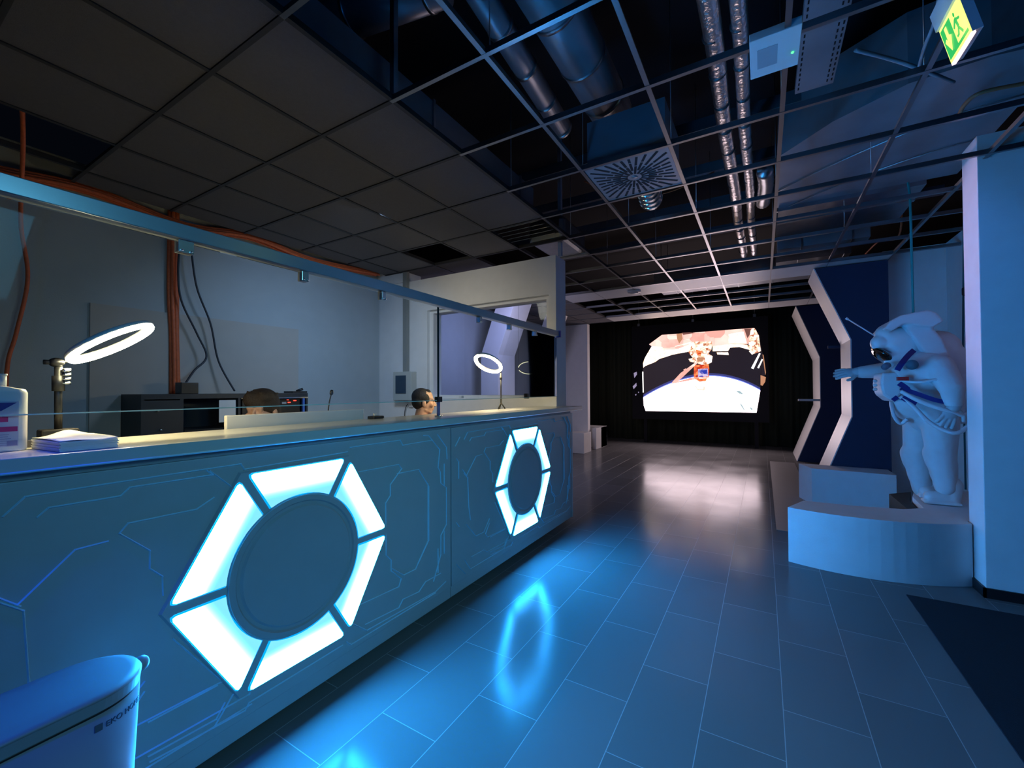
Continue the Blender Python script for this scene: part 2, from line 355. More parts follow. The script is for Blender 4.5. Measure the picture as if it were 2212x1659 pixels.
def emblem(panel, y0, cy, cz):
    C0 = V((XF, y0 + cy, cz)); R = 0.487
    def pt(r, a, h=0.0): return C0 + V((h, r * math.cos(a), r * math.sin(a)))
    # bevelled hexagon frame plate
    fr = MB(); A = [math.radians(60 * k) for k in range(6)]
    outer = [pt(R, a, 0.0) for a in A]; mid = [pt(R - 0.006, a, 0.012) for a in A]
    fr.add(outer + mid, [((k + 1) % 6, (k + 1) % 6 + 6, k + 6, k) for k in range(6)] + [tuple(range(6, 12))])
    fr.build('hexagon_frame', PANEL, panel, loc=C0)
    gap = 0.020; inner = 0.292; apo = (R - 0.014) * math.cos(PI / 6)
    for k in range(6):
        am = math.radians(60 * k + 30); a0 = A[k]; a1 = A[(k + 1) % 6] + (2 * PI if k == 5 else 0)
        # corner on outer edge: along spoke direction, offset gap to the side
        def on(a, side, dist):
            u = V((0, math.cos(a), math.sin(a))); nn = V((0, -math.sin(a), math.cos(a))) * side
            return u, nn
        n_ = V((0, math.cos(am), math.sin(am)))
        def outer_pt(a, side):
            u = V((0, math.cos(a), math.sin(a))); nn = V((0, -math.sin(a), math.cos(a))) * side * gap
            t = (apo - nn.dot(n_)) / u.dot(n_); return nn + u * t
        def inner_pt(a, side):
            u = V((0, math.cos(a), math.sin(a))); nn = V((0, -math.sin(a), math.cos(a))) * side * gap
            return nn + u * math.sqrt(inner ** 2 - gap ** 2)
        o1 = outer_pt(a0, 1); o2 = outer_pt(a1, -1); i2 = inner_pt(a1, -1); i1 = inner_pt(a0, 1)
        # round the outer corners a little
        def rnd(p, q1, q2, r=0.018):
            e1 = (q1 - p).normalized(); e2 = (q2 - p).normalized(); return [p + e1 * r, p + (e1 + e2) * r * 0.30, p + e2 * r]
        poly = rnd(o1, i1, o2) + rnd(o2, o1, i2) + [i2]
        b0 = math.atan2(i2.z, i2.y); b1 = math.atan2(i1.z, i1.y)
        while b0 - b1 < 0: b0 += 2 * PI
        while b0 - b1 > PI: b0 -= 2 * PI
        for j in range(1, 10):
            a = b0 + (b1 - b0) * j / 10; poly.append(V((0, inner * math.cos(a), inner * math.sin(a))))
        poly.append(i1)
        nseg = len(poly); H = V((0.017, 0, 0)); B = V((0.0121, 0, 0))
        g = MB(); cc = sum(poly, V((0, 0, 0))) / nseg
        big = [p + (p - cc).normalized() * 0.0065 for p in poly]
        vs = [C0 + p + B for p in big] + [C0 + p + H for p in poly]
        g.use(1).add(vs, [(i, (i + 1) % nseg, nseg + (i + 1) % nseg, nseg + i) for i in range(nseg)])
        # fan the lit face in strips so that it stays planar
        g.use(0).add([C0 + p + H for p in poly], [tuple(range(nseg))])
        so = g.build('light_segment', [SEG, EDGE], panel, loc=C0)
    ds = MB(); prof = [(0.286, 0.0122), (0.284, 0.02), (0.262, 0.021), (0.256, 0.014), (0.244, 0.014), (0.236, 0.022), (0.0, 0.022)]
    N = 72; vs = []; fs = []
    for r, h in prof[:-1]:
        for k in range(N): vs.append(pt(r, 2 * PI * k / N, h))
    for i in range(len(prof) - 2):
        for k in range(N): l = (k + 1) % N; fs.append((i * N + k, i * N + l, (i + 1) * N + l, (i + 1) * N + k))
    fs.append(tuple((len(prof) - 2) * N + k for k in range(N)))
    ds.add(vs, fs); ds.build('center_disc', mat('disc_grey', (0.34, 0.36, 0.38), 0.5), panel, loc=C0)

Z1 = lambda x, y: P2(340 + x * 0.3617, 960 + y * 0.3617)       # unit 1, traced left of the seam
Z8 = lambda x, y: P2(x * 0.337, 1100 + y * 0.337)
Z4 = lambda x, y: P2(x * 0.3376, 560 + y * 0.3376)
Z2 = lambda x, y: P2(900 + x * 0.2411, 860 + y * 0.2411)
def L(fn, y0, pts): return [(fn(*p)[0] - y0, fn(*p)[1]) for p in pts]
Y1, Y2 = 0.135, 2.100
lines = [
    # left part of the pattern, above and below
    L(Z4, Y1, [(20, 1645), (160, 1520), (700, 1435), (1540, 1310), (1565, 1345), (2192, 1240)]),
    L(Z4, Y1, [(240, 1650), (310, 1590), (770, 1515), (830, 1460), (1360, 1380), (1320, 1350)]),
    L(Z4, Y1, [(1345, 1355), (1490, 1462), (1535, 1390)]),
    L(Z8, Y1, [(1370, -75), (1260, 0), (820, 90), (765, 155), (960, 265), (960, 380), (1040, 430), (1045, 550)]),
    L(Z8, Y1, [(0, 600), (150, 650), (185, 1110), (250, 1300)]), L(Z8, Y1, [(115, 610), (480, 260), (690, 205)]),
    L(Z8, Y1, [(1370, 1400), (1505, 1165), (1480, 1150), (1110, 830)]),
    L(Z8, Y1, [(960, 1620), (1570, 1290), (1595, 1240), (2196, 870)]),
    L(Z8, Y1, [(950, 1585), (1385, 1345), (1440, 1240)]), L(Z8, Y1, [(950, 1365), (1390, 1130)]),
    # right part
    L(Z1, Y1, [(515, 150), (1135, 45)]), L(Z1, Y1, [(1150, 18), (1450, -25), (1465, 5), (1640, -25)]),
    L(Z1, Y1, [(1200, 165), (1440, 120), (1458, 145), (1390, 240), (1390, 305), (1362, 350), (1365, 660), (1395, 690), (1395, 755), (1455, 800), (1440, 850), (1170, 975)]),
    L(Z1, Y1, [(1430, 175), (1560, 150), (1620, 250), (1620, 570), (1540, 745), (1470, 780), (1400, 740)]),
    L(Z1, Y1, [(1240, 1075), (1440, 975), (1465, 925), (1560, 880), (1600, 820), (1690, 770)]),
    L(Z1, Y1, [(1165, 1070), (1250, 1110), (1659, 880), (1720, 820)]), L(Z1, Y1, [(1130, 1180), (1155, 1195), (1659, 925)]),
    L(Z2, Y1, [(60, 320), (105, 335), (205, 460), (190, 620), (210, 660), (215, 760), (265, 800), (265, 1130), (215, 1230), (215, 1400), (150, 1640)]),
    L(Z2, Y1, [(185, 325), (265, 440), (270, 545)]), L(Z2, Y1, [(245, 590), (245, 780)]), L(Z2, Y1, [(75, 735), (100, 770), (100, 1280), (10, 1480)]),
    L(Z2, Y1, [(245, 1190), (245, 1390)]), L(Z2, Y1, [(190, 1350), (190, 1560)]),
    # seen best on the second unit
    L(Z2, Y2, [(345, 430), (385, 350)]), L(Z2, Y2, [(355, 540), (375, 570), (375, 720)]), L(Z2, Y2, [(410, 640), (450, 695)]),
    L(Z2, Y2, [(445, 1130), (530, 1235), (600, 1200), (650, 1080)]), L(Z2, Y2, [(800, 1165), (635, 1245), (615, 1215), (650, 1120)]),
    L(Z2, Y2, [(355, 1115), (380, 1150)]), L(Z2, Y2, [(355, 1490), (435, 1570)]), L(Z2, Y2, [(430, 1450), (480, 1530), (860, 1300)]),
    L(Z2, Y2, [(490, 1420), (600, 1360), (630, 1375), (855, 1255), (860, 1230)]),
]
lines = [[(min(max(a, 0.03), 1.94), min(max(b, 0.19), 1.14)) for a, b in ln] for ln in lines]
unit = thing('counter_unit', 'white reception counter unit with a large glowing blue hexagon, nearest the camera', 'counter', (XF, Y1, 0), 'white counter units with glowing hexagons')
pn = unit_parts(unit, Y1, 0.68, 0.95); relief(pn, Y1, lines); emblem(pn, Y1, 0.95, 0.675)
u2 = copy_tree(unit); u2.location = (XF, Y2, 0); PLOC[u2.name] = V((XF, Y2, 0))
u2['label'] = 'white reception counter unit with glowing blue hexagon, at the far end of the counter'
# end cap of the counter
MB().box((-2.05, 4.066, 0.095), (XF - 0.002, 4.085, 1.165)).build('end_panel', WHITE, u2, loc=(XF, Y2, 0))

ct = thing('countertop', 'long pale worktop running the whole length of the reception counter', 'countertop', (-1.9, 0, 1.19))
MB().prism([(-1.672, -0.9, 1.19), (-1.672, 4.28, 1.19), (-1.86, 4.28, 1.19), (-1.86, 4.045, 1.19), (-2.09, 4.045, 1.19), (-2.09, -0.9, 1.19)], (0, 0, 0.04)).build('worktop_slab', TOP, ct, loc=(-1.9, 0, 1.19), bevel=0.003)
MB().box((-2.06, -0.9, 1.166), (-1.706, 4.04, 1.189)).build('shadow_gap_batten', mat('batten_grey', (0.30, 0.32, 0.35), 0.6), ct, loc=(-1.9, 0, 1.19))
MB().cyl((-1.6725, -0.9, 1.1905), (-1.6725, 4.28, 1.1905), 0.0035, 8).build('edge_bead', LINE, ct, loc=(-1.9, 0, 1.19))  # added bead in the pale line colour, makes the worktop's lower edge read lit
MB().box((-2.05, -0.9, 0.0), (-1.72, 0.13, 1.165)).build('side_support', WHITE, ct, loc=(-1.9, 0, 1.19))
a = atX(487, 898, -2.12); b = atX(784, 884, -2.12)
tag(MB().box((-2.135, a.y, 0.90), (-2.11, b.y, a.z)).build('back_screen', WHITE, loc=(-2.12, (a.y + b.y) / 2, 0.9), bevel=0.004), 'low white upright board standing behind the counter worktop', 'partition')
dk = thing('office_shelf', 'narrow white shelf table hidden behind the reception counter', 'shelf', (-2.4, 2, 0))
MB().box((-2.24, 0.3, 0.715), (-2.06, 3.95, 0.745)).build('desk_top', WHITE, dk, loc=(-2.4, 2, 0))
for yy in (0.35, 2.1, 3.9): MB().box((-2.22, yy, 0), (-2.08, yy + 0.03, 0.714)).build('leg', WHITE, dk, loc=(-2.4, yy, 0))
bsc = bpy.data.objects['back_screen']
for yq in (a.y + 0.12, b.y - 0.12): MB().box((-2.130, yq - 0.02, 0.746), (-2.115, yq + 0.02, 0.899)).build('metal_bracket', CHROME, bsc, loc=(-2.12, yq, 0.75))

# glass screen and rail above the counter
XR = -1.85
rail = thing('screen_rail', 'long blue-lit metal rail hanging above the counter', 'rail', (XR, 1.5, 1.97))
MB().box((XR - 0.03, -1.2, 1.962), (XR + 0.03, 4.045, 2.016)).build('rail_bar', mat('rail_grey', (0.42, 0.50, 0.58), 0.28, 0.6), rail, loc=(XR, 1.5, 1.97), bevel=0.003)
MB().box((XR - 0.045, 4.03, 1.955), (XR + 0.04, 4.052, 2.022)).build('end_cap', mat('blue_cap', (0.05, 0.08, 0.5), 0.5), rail, loc=(XR, 4.04, 1.97))
CL = [(0.722, 0.05), (1.196, 0.034), (1.672, 0.03), (2.625, 0.03), (3.068, 0.028), (3.535, 0.028)]
for yy, s_ in CL:
    g = MB().box((XR - 0.018, yy - s_ / 2, 1.915), (XR + 0.018, yy + s_ / 2, 1.961)).build('glass_clamp', mat('clamp_silver', (0.7, 0.7, 0.68), 0.25, 0.8), rail, loc=(XR, yy, 1.93), bevel=0.002)
    MB().cyl((XR + 0.0185, yy - s_ * 0.3, 1.922), (XR + 0.024, yy - s_ * 0.3, 1.922), 0.004).cyl((XR + 0.0185, yy + s_ * 0.3, 1.922), (XR + 0.024, yy + s_ * 0.3, 1.922), 0.004).build('screw', CHROME, g, loc=(XR, yy, 1.93))
for k, (ya, yb, lb) in enumerate([(0.05, 2.150, 'large clear glass screen hanging over the near part of the counter'), (2.158, 4.03, 'clear glass screen hanging over the far part of the counter')]):
    gs = thing('glass_screen', lb, 'glass screen', (XR, ya, 1.335), 'glass screens above the counter')
    MB().box((XR - 0.003, ya, 1.338), (XR + 0.003, yb, 1.955)).build('pane', GLASS, gs, loc=(XR, ya, 1.335))
    MB().box((XR - 0.0045, ya, 1.3335), (XR + 0.0045, yb, 1.3375)).build('polished_edge', GEDGE, gs, loc=(XR, ya, 1.335))
    yv = yb if k == 0 else ya
    MB().box((XR - 0.004, yv - 0.002, 1.338), (XR + 0.004, yv + 0.001, 1.955)).build('side_edge', mat('dark_edge', (0.03, 0.05, 0.06), 0.2), gs, loc=(XR, yv, 1.335))
ps = thing('glass_post', 'slim blue post holding the glass joint on the worktop', 'post', (XR, 2.155, 1.231))
MB().cyl((XR, 2.155, 1.231), (XR, 2.155, 1.33), 0.011).build('post_tube', mat('post_blue', (0.08, 0.12, 0.35), 0.4), ps, loc=(XR, 2.155, 1.231))
MB().box((XR - 0.016, 2.135, 1.325), (XR + 0.016, 2.175, 1.36)).build('post_clamp', BLACK, ps, loc=(XR, 2.155, 1.231))
MB().cyl((XR, 2.155, 1.2305), (XR, 2.155, 1.236), 0.024).build('post_foot', CHROME, ps, loc=(XR, 2.155, 1.231))

# ------------------------------------------------------------------ ring lamps
WARM = emit('ring_light_warm', (1.0, 0.82, 0.42), 110.0)
WARM2 = emit('ring_light_amber', (1.0, 0.80, 0.42), 75.0)
def ring_axes(p1, p2, c, minor):      # the lit side looks down and toward the hall
    v = (c - CAMP).normalized(); a = (p2 - p1); R = a.length / 2; a.normalize(); b = v.cross(a).normalized()
    for mm in (minor, -minor):
        q = (b * mm + v * math.sqrt(1 - mm * mm)).normalized(); n_ = a.cross(q); n_ = n_ if n_.z < 0 else -n_
        if n_.dot(CAMP - c) > 0: return a, q, R
    return a, q, R
def ring_pts(c, a, s, R, n=56, t0=0, t1=2 * PI): return [c + (a * math.cos(t0 + (t1 - t0) * i / n) + s * math.sin(t0 + (t1 - t0) * i / n)) * R for i in range(n)]
base1 = V((-2.03, 0.43, 1.231))
rl = thing('ring_lamp', 'large bright ring lamp tilted nearly edge-on, on a black stand beside the paper stack', 'lamp', base1, 'ring lamps standing on the counter')
p1 = atX(153, 777, -2.03); p2 = atX(325, 706, -1.98); c = (p1 + p2) / 2
a_, s_, R_ = ring_axes(p1, p2, c, 0.20)
nrm = a_.cross(s_); nrm = nrm if nrm.z < 0 else -nrm
MB().tube(ring_pts(c, a_, s_, R_, 64), 0.0115, 10, closed=True).build('light_ring', WARM, rl, loc=base1)
MB().tube(ring_pts(c - nrm * 0.007, a_, s_, R_, 64), 0.0118, 10, closed=True).build('ring_housing', mat('ring_white', (0.7, 0.68, 0.7), 0.5), rl, loc=base1)
st = V((base1.x, base1.y, 0))
pt_ = lambda x, y: (lambda q: V((st.x, q.y, q.z)))(atX(x, y, st.x))
MB().cyl(pt_(126, 935), pt_(126, 792), 0.010).cyl(pt_(126, 845), pt_(126, 812), 0.016).build('stand_pole', BLACK, rl, loc=base1)
hd = pt_(122, 783)
MB().ball(hd, (0.018, 0.020, 0.016)).cyl(hd, hd + V((0, -0.03, 0.0)), 0.008).tube(smoothline([hd, hd + V((0, 0.02, 0.004)), p1]), 0.006).build('ball_joint', BLACK, rl, loc=base1)
cl = MB()
for k in range(4): q = pt_(140, 800 + k * 9); cl.cyl(q + V((0.0, -0.012, 0)), q + V((0, 0.014, 0)), 0.0075 - k * 0.0007).cyl(q + V((0.006, 0, -0.004)), q + V((0.006, 0, 0.001)), 0.013)
cl.build('clamp_knobs', CHROME, rl, loc=base1)
q = pt_(126, 938)
MB().box((q.x - 0.03, q.y - 0.045, 1.2305), (q.x + 0.03, q.y + 0.045, q.z + 0.018)).build('base_clamp', BLACK, rl, loc=base1, bevel=0.005)

base2 = V((-2.04, 3.24, 1.231))
r2 = thing('ring_lamp', 'smaller amber ring lamp on a mini tripod at the far end of the counter', 'lamp', base2, 'ring lamps standing on the counter')
p1 = atX(1028, 773, -2.04); p2 = atX(1081, 798, -2.04); c = (p1 + p2) / 2
a_, s_, R_ = ring_axes(p1, p2, c, 0.30)
nrm = a_.cross(s_); nrm = nrm if nrm.z < 0 else -nrm
MB().tube(ring_pts(c, a_, s_, R_, 48), 0.0145, 10, closed=True).build('light_ring', WARM2, r2, loc=base2)
MB().tube(ring_pts(c - nrm * 0.009, a_, s_, R_, 48), 0.0150, 10, closed=True).build('ring_housing', MATS['ring_white'], r2, loc=base2)
tp = atX(1082, 806, -2.04); pb = V((-2.04, tp.y, 1.29))
MB().cyl(pb, tp, 0.007).cyl(tp + V((0, 0, -0.06)), tp + V((0, 0, -0.03)), 0.011).tube([tp, p2], 0.005).build('stand_pole', mat('pole_black', (0.03, 0.025, 0.02), 0.3), r2, loc=base2)
for k in range(3):
    an = 0.5 + k * 2.094; MB().cyl(pb, pb + V((0.035 * math.cos(an), 0.045 * math.sin(an), -0.056)), 0.006).build('leg', BLACK, r2, loc=base2)

# ------------------------------------------------------------------ things on the worktop
bt = thing('cleaner_bottle', 'big white plastic bottle with purple-lit label at the left end of the counter', 'bottle', (-1.91, 0.265, 1.231))
prof = [(0.0, 1.0), (0.148, 1.0), (0.165, 0.96), (0.178, 0.72), (0.186, 0.34)]
def rrect(cx, cy, hx, hy, r, z, n=5):
    o = []
    for qx, qy, a0 in ((1, 1, 0), (-1, 1, PI / 2), (-1, -1, PI), (1, -1, 1.5 * PI)):
        for k in range(n + 1): a = a0 + PI / 2 * k / n; o.append(V((cx + qx * (hx - r) + r * math.cos(a), cy + qy * (hy - r) + r * math.sin(a), z)))
    return o
def loft(mb, rings, smooth=True):
    n_ = len(rings[0]); vs = [p for r in rings for p in r]; fs = []
    for i in range(len(rings) - 1):
        for k in range(n_): l = (k + 1) % n_; fs.append((i * n_ + k, i * n_ + l, (i + 1) * n_ + l, (i + 1) * n_ + k))
    fs += [tuple(range(n_))[::-1], tuple(range((len(rings) - 1) * n_, len(rings) * n_))]; return mb.add(vs, fs, smooth)
loft(MB(), [rrect(-1.91, 0.265, 0.045, 0.078 * s, 0.02 * s, 1.231 + z) for z, s in ((0, 0.96), (0.006, 1), (0.168, 1), (0.178, 0.94), (0.186, 0.5), (0.188, 0.35))], True).build('bottle_body', mat('bottle_white', (0.75, 0.73, 0.72), 0.4), bt, loc=(-1.91, 0.265, 1.231))
lab = MB().box((-1.8648, 0.19, 1.245), (-1.8636, 0.322, 1.375)).build('paper_label', mat('label_lilac', (0.52, 0.50, 0.62), 0.6), bt, loc=(-1.91, 0.265, 1.231))
xl = -1.8634
MB().prism([(xl, 0.258, 1.371), (xl, 0.318, 1.371), (xl, 0.288, 1.347)], (0.0006, 0, 0)).build('navy_triangle', mat('label_navy', (0.02, 0.02, 0.22), 0.5), lab, loc=(-1.91, 0.265, 1.231))
MB().box((xl, 0.192, 1.316), (xl + 0.0006, 0.302, 1.330)).box((xl, 0.192, 1.288), (xl + 0.0006, 0.320, 1.302)).build('magenta_bands', mat('label_magenta', (0.50, 0.02, 0.16), 0.5), lab, loc=(-1.91, 0.265, 1.231))
tx = MB()
for i in range(6): tx.box((xl, 0.195, 1.280 - i * 0.006), (xl + 0.0005, 0.300 + 0.012 * random.random(), 1.2788 - i * 0.006))
tx.box((xl, 0.300, 1.247), (xl + 0.0006, 0.320, 1.262)); tx.build('fine_print', mat('print_grey', (0.22, 0.2, 0.36), 0.6), lab, loc=(-1.91, 0.265, 1.231))
MB().cyl((-1.91, 0.255, 1.418), (-1.91, 0.255, 1.450), 0.022, 24).build('screw_cap', mat('cap_blue', (0.05, 0.05, 0.7), 0.4), bt, loc=(-1.91, 0.265, 1.231))
MB().cyl((-1.91, 0.298, 1.408), (-1.91, 0.298, 1.452), 0.008, 16).cyl((-1.91, 0.298, 1.450), (-1.91, 0.298, 1.455), 0.010, 16).build('vent_spout', WHITE, bt, loc=(-1.91, 0.265, 1.231))

# stack of paper towels with a loose top sheet
k1, k2, k3, k4 = V((-1.705, 0.372, 1.231)), V((-1.715, 0.50, 1.231)), V((-1.93, 0.50, 1.231)), V((-1.90, 0.355, 1.231))
pst = thing('paper_stack', 'flat stack of white paper towels with curled top sheet beside the bottle', 'paper', (-1.8, 0.43, 1.231))
stk = MB()
for i in range(8):
    z0 = 1.2312 + i * 0.0035; j = V((random.uniform(-.002, .002), random.uniform(-.002, .002), 0))
    stk.prism([V((p.x, p.y, z0)) + j for p in (k1, k2, k3, k4)], (0, 0, 0.0032))
stk.build('towel_pile', mat('paper_white', (0.72, 0.72, 0.72), 0.8), pst, loc=(-1.8, 0.43, 1.231))
sh = MB(); NN = 10; vs = []
for i in range(NN + 1):
    for j in range(NN + 1):
        u, v_ = i / NN, j / NN; p = (k1 * (1 - u) + k2 * u) * (1 - v_) + (k4 * (1 - u) + k3 * u) * v_
        vs.append(V((p.x, p.y, 1.2605 + 0.004 * v_ + 0.014 * v_ * math.exp(-((u - 0.55) / 0.25) ** 2) + 0.002 * math.sin(7 * u + 4 * v_))))
fs = [(i * (NN + 1) + j, (i + 1) * (NN + 1) + j, (i + 1) * (NN + 1) + j + 1, i * (NN + 1) + j + 1) for i in range(NN) for j in range(NN)]
so = sh.add(vs, fs, True).build('top_sheet', MATS['paper_white'], pst, loc=(-1.8, 0.43, 1.231)); so.modifiers.new('thick', 'SOLIDIFY').thickness = 0.001
# card beside the bottle
tag(MB().box((-1.99, 0.335, 1.2305), (-1.95, 0.375, 1.25)).build('card_box', mat('dark_card', (0.06, 0.06, 0.08), 0.6), loc=(-1.97, 0.355, 1.231)), 'small dark box wedged between the white bottle and the paper stack', 'box')
# small black device by the low board
sd = thing('desk_device', 'small black device with white knob just right of the low white board', 'device', (-2.05, 1.80, 1.231))
MB().box((-2.08, 1.765, 1.2305), (-2.02, 1.845, 1.247)).build('device_body', BLACK, sd, loc=(-2.05, 1.8, 1.231), bevel=0.004)
MB().cyl((-2.05, 1.795, 1.2475), (-2.05, 1.795, 1.262), 0.009).build('knob', WHITE, sd, loc=(-2.05, 1.8, 1.231))
# gooseneck microphone on the hidden desk
mb_ = atX(709, 888, -2.17); mt_ = atX(716, 850, -2.17)
mc = thing('gooseneck_microphone', 'thin black gooseneck microphone rising behind the counter', 'microphone', (-2.17, mb_.y - 0.02, 0.746))
MB().cyl((-2.17, mb_.y - 0.02, 0.746), (-2.17, mb_.y - 0.02, 0.775), 0.05).build('mic_base', BLACK, mc, loc=(-2.17, mb_.y, 0.746))
MB().tube(smoothline([V((-2.17, mb_.y - 0.02, 0.775)), V((-2.17, mb_.y - 0.015, 1.0)), mb_, mt_]), 0.0035).build('gooseneck', BLACK, mc, loc=(-2.17, mb_.y, 0.746))
MB().capsule(mt_, mt_ + V((0, 0.002, 0.012)), 0.010, 0.010).build('mic_head', BLACK, mc, loc=(-2.17, mb_.y, 0.746))

# ------------------------------------------------------------------ trash bin, bottom left
BX, BY, BZ = -1.495, 0.235, 0.68
def binring(z, s, zf=None):
    hx, hy = 0.118 * s, 0.25 * s; r = hx * 0.98; o = rrect(0, 0, hx, hy, r, 0, 14); ca, sa = math.cos(BA), math.sin(BA)
    return [V((BX + p.x * ca - p.y * sa, BY + p.x * sa + p.y * ca, z if zf is None else zf(p))) for p in o]
BA = 0.02
tb = thing('pedal_bin', 'white oval pedal bin with blue-lit lid, in the bottom left corner', 'trash can', (BX, BY, 0))
BINW = mat('bin_plastic', (0.29, 0.28, 0.30), 0.45)
loft(MB(), [binring(0.0, 0.86), binring(0.02, 0.88), binring(0.622, 0.985)]).build('bin_body', BINW, tb, loc=(BX, BY, 0))
loft(MB(), [binring(0.623, 0.965), binring(0.629, 0.965)]).build('lid_gap', BLACK, tb, loc=(BX, BY, 0))
lid = loft(MB(), [binring(0.632, 0.985), binring(0.654, 1.0)]).add([], []) if False else loft(loft(MB(), [binring(0.630, 0.985), binring(0.656, 1.0)], False), [binring(0.6561, 1.0), binring(0.662, 0.985), binring(0.667, 0.90), binring(0.670, 0.6), binring(0.671, 0.1)]).build('lid', BINW, tb, loc=(BX, BY, 0))
hp = atX(311, 1469, BX - 0.02)
MB().ball((BX - 0.02, hp.y - 0.008, 0.635), (0.016, 0.020, 0.022)).build('hinge_knob', BINW, tb, loc=(BX, BY, 0))

# ------------------------------------------------------------------ office back wall furniture
XW = -4.53
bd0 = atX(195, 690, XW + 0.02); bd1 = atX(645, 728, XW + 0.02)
tag(MB().box((XW + 0.002, bd0.y, 0.0), (XW + 0.018, bd1.y, 2.10)).build('wall_rectangle', mat('beige_rectangle', (0.46, 0.42, 0.38), 0.8), loc=(XW, 2, 0)), 'wide beige-grey rectangle against the office wall behind the rack', 'board')  # thin beige-grey slab laid over one rectangle of the wall
XC = -4.10
r0 = atX(305, 850, XC); r1 = atX(665, 848, XC); ZT = 1.382
rk = thing('equipment_rack', 'low dark equipment cabinet with glass doors along the office wall', 'cabinet', (-4.3, (r0.y + r1.y) / 2, 0))
DK = mat('rack_dark', (0.02, 0.026, 0.035), 0.45)
LO = (-4.3, (r0.y + r1.y) / 2, 0)
yA, yB, yC, yD, yE = r0.y, r0.y + 0.18, atX(395, 870, XC).y, atX(512, 870, XC).y, r1.y
MB().box((-4.50, yA, 0), (-4.12, yE, 0.05)).box((-4.50, yA, ZT - 0.04), (XC, yE, ZT)).box((-4.50, yA, 0.05), (-4.48, yE, ZT - 0.04)).box((-4.48, yA, 0.05), (XC, yA + 0.02, ZT - 0.04)).box((-4.48, yE - 0.02, 0.05), (XC, yE, ZT - 0.04)).box((-4.48, yC - 0.02, 0.05), (XC, yC + 0.005, ZT - 0.04)).box((-4.48, yD + 0.01, 0.05), (XC, yD + 0.03, ZT - 0.04)).build('carcass', DK, rk, loc=LO)
MB().box((XC - 0.02, yA + 0.02, 0.06), (XC, yC - 0.02, ZT - 0.05)).build('solid_door', DK, rk, loc=LO)
gd = MB().box((XC - 0.012, yC + 0.01, 0.06), (XC - 0.006, yD, ZT - 0.05)).build('glass_door', GLASS, rk, loc=LO)
MB().box((XC - 0.004, yC + 0.27, 1.13), (XC - 0.002, yD - 0.01, 1.325)).build('paper_notice', WHITE, rk, loc=LO)
MB().box((XC - 0.02, yE - 0.055, 0.06), (XC + 0.001, yE - 0.035, ZT - 0.04)).build('blue_upright', mat('rack_blue', (0.05, 0.15, 0.5), 0.4), rk, loc=LO)
MB().box((XC - 0.03, yD + 0.035, ZT - 0.052), (XC + 0.002, yE, ZT - 0.040)).build('top_rail', CHROME, rk, loc=LO)
am = MB().box((-4.45, yD + 0.06, 1.18), (XC - 0.03, yE - 0.07, 1.32)).build('amplifier', BLACK, rk, loc=LO)
MB().box((XC - 0.029, yE - 0.20, 1.285), (XC - 0.026, yE - 0.17, 1.293)).box((XC - 0.029, yE - 0.14, 1.302), (XC - 0.026, yE - 0.11, 1.310)).box((XC - 0.029, yE - 0.21, 1.312), (XC - 0.026, yE - 0.19, 1.317)).build('red_led', emit('led_red', (1, 0.04, 0.02), 5), am, loc=LO)
MB().box((XC - 0.029, yE - 0.24, 1.255), (XC - 0.026, yE - 0.233, 1.26)).box((XC - 0.029, yE - 0.19, 1.255), (XC - 0.026, yE - 0.183, 1.26)).build('green_led', emit('led_green', (0.2, 1, 0.1), 2), am, loc=LO)
MB().box((XC - 0.029, yE - 0.26, 1.275), (XC - 0.027, yE - 0.215, 1.295)).build('display', mat('display_grey', (0.4, 0.4, 0.4), 0.5), am, loc=LO)
for zz in (0.95, 0.75, 0.5): MB().box((-4.45, yC + 0.03, zz), (XC - 0.04, yD - 0.02, zz + 0.13)).build('rack_device', BLACK, rk, loc=LO)
for yq, zq in ((0.12, 1.10), (0.10, 1.25), (0.13, 1.02)): MB().cyl((XC + 0.001, yA + yq, zq), (XC + 0.02, yA + yq, zq), 0.008).build('door_knob', CHROME, rk, loc=LO)
q0 = atX(385, 826, -4.3); q1 = atX(422, 848, -4.3)
tag(MB().box((-4.36, q0.y, ZT + 0.001), (-4.24, q1.y, q0.z)).build('power_box', BLACK, loc=(-4.3, q0.y, ZT), bevel=0.004), 'small black box on top of the dark rack, cable going up', 'box')
lp_ = atX(640, 838, -4.3)
tag(MB().prism([(-4.36, lp_.y - 0.1, ZT + 0.001), (-4.2, lp_.y - 0.1, ZT + 0.001), (-4.2, lp_.y + 0.06, ZT + 0.001), (-4.36, lp_.y + 0.06, ZT + 0.001)], (0, 0, 0.018)).cyl((-4.3, lp_.y, ZT + 0.018), (-4.26, lp_.y + 0.05, ZT + 0.045), 0.014).build('tool_pouch', BLACK, loc=(-4.3, lp_.y, ZT)), 'flat black pouch lying on the right end of the dark rack', 'pouch')

# orange and black cables
def cable(name, pts, r, m, label, cat='cable', group=None, seg=8):
    return tag(MB().tube(smoothline(pts), r, seg).build(name, m, loc=pts[0]), label, cat, group)
tk = [atX(372, 500, -4.49), atX(376, 600, -4.49), atX(380, 720, -4.49), atX(384, 820, -4.49)]
tk = [V((-4.49, p.y, p.z)) for p in tk]; ym = tk[1].y
trunk = MB()
for i, (dx, dy) in enumerate(((0, -0.028), (0.004, 0.0), (0.0, 0.026), (0.02, -0.013), (0.022, 0.012))):
    trunk.tube(smoothline([V((-4.505 + dx, ym + dy, 3.02)), V((-4.505 + dx, ym + dy * 1.1, 2.3)), V((-4.505 + dx, ym + dy * 0.8 + 0.01, 1.9)), V((-4.505 + dx, ym + 0.02 + dy, ZT + 0.002))]), 0.017, 8)
tag(trunk.build('cable_bundle', ORANGE, loc=(-4.5, ym, 2)), 'thick bundle of orange cables running down the office wall', 'cable')
bnd = MB()
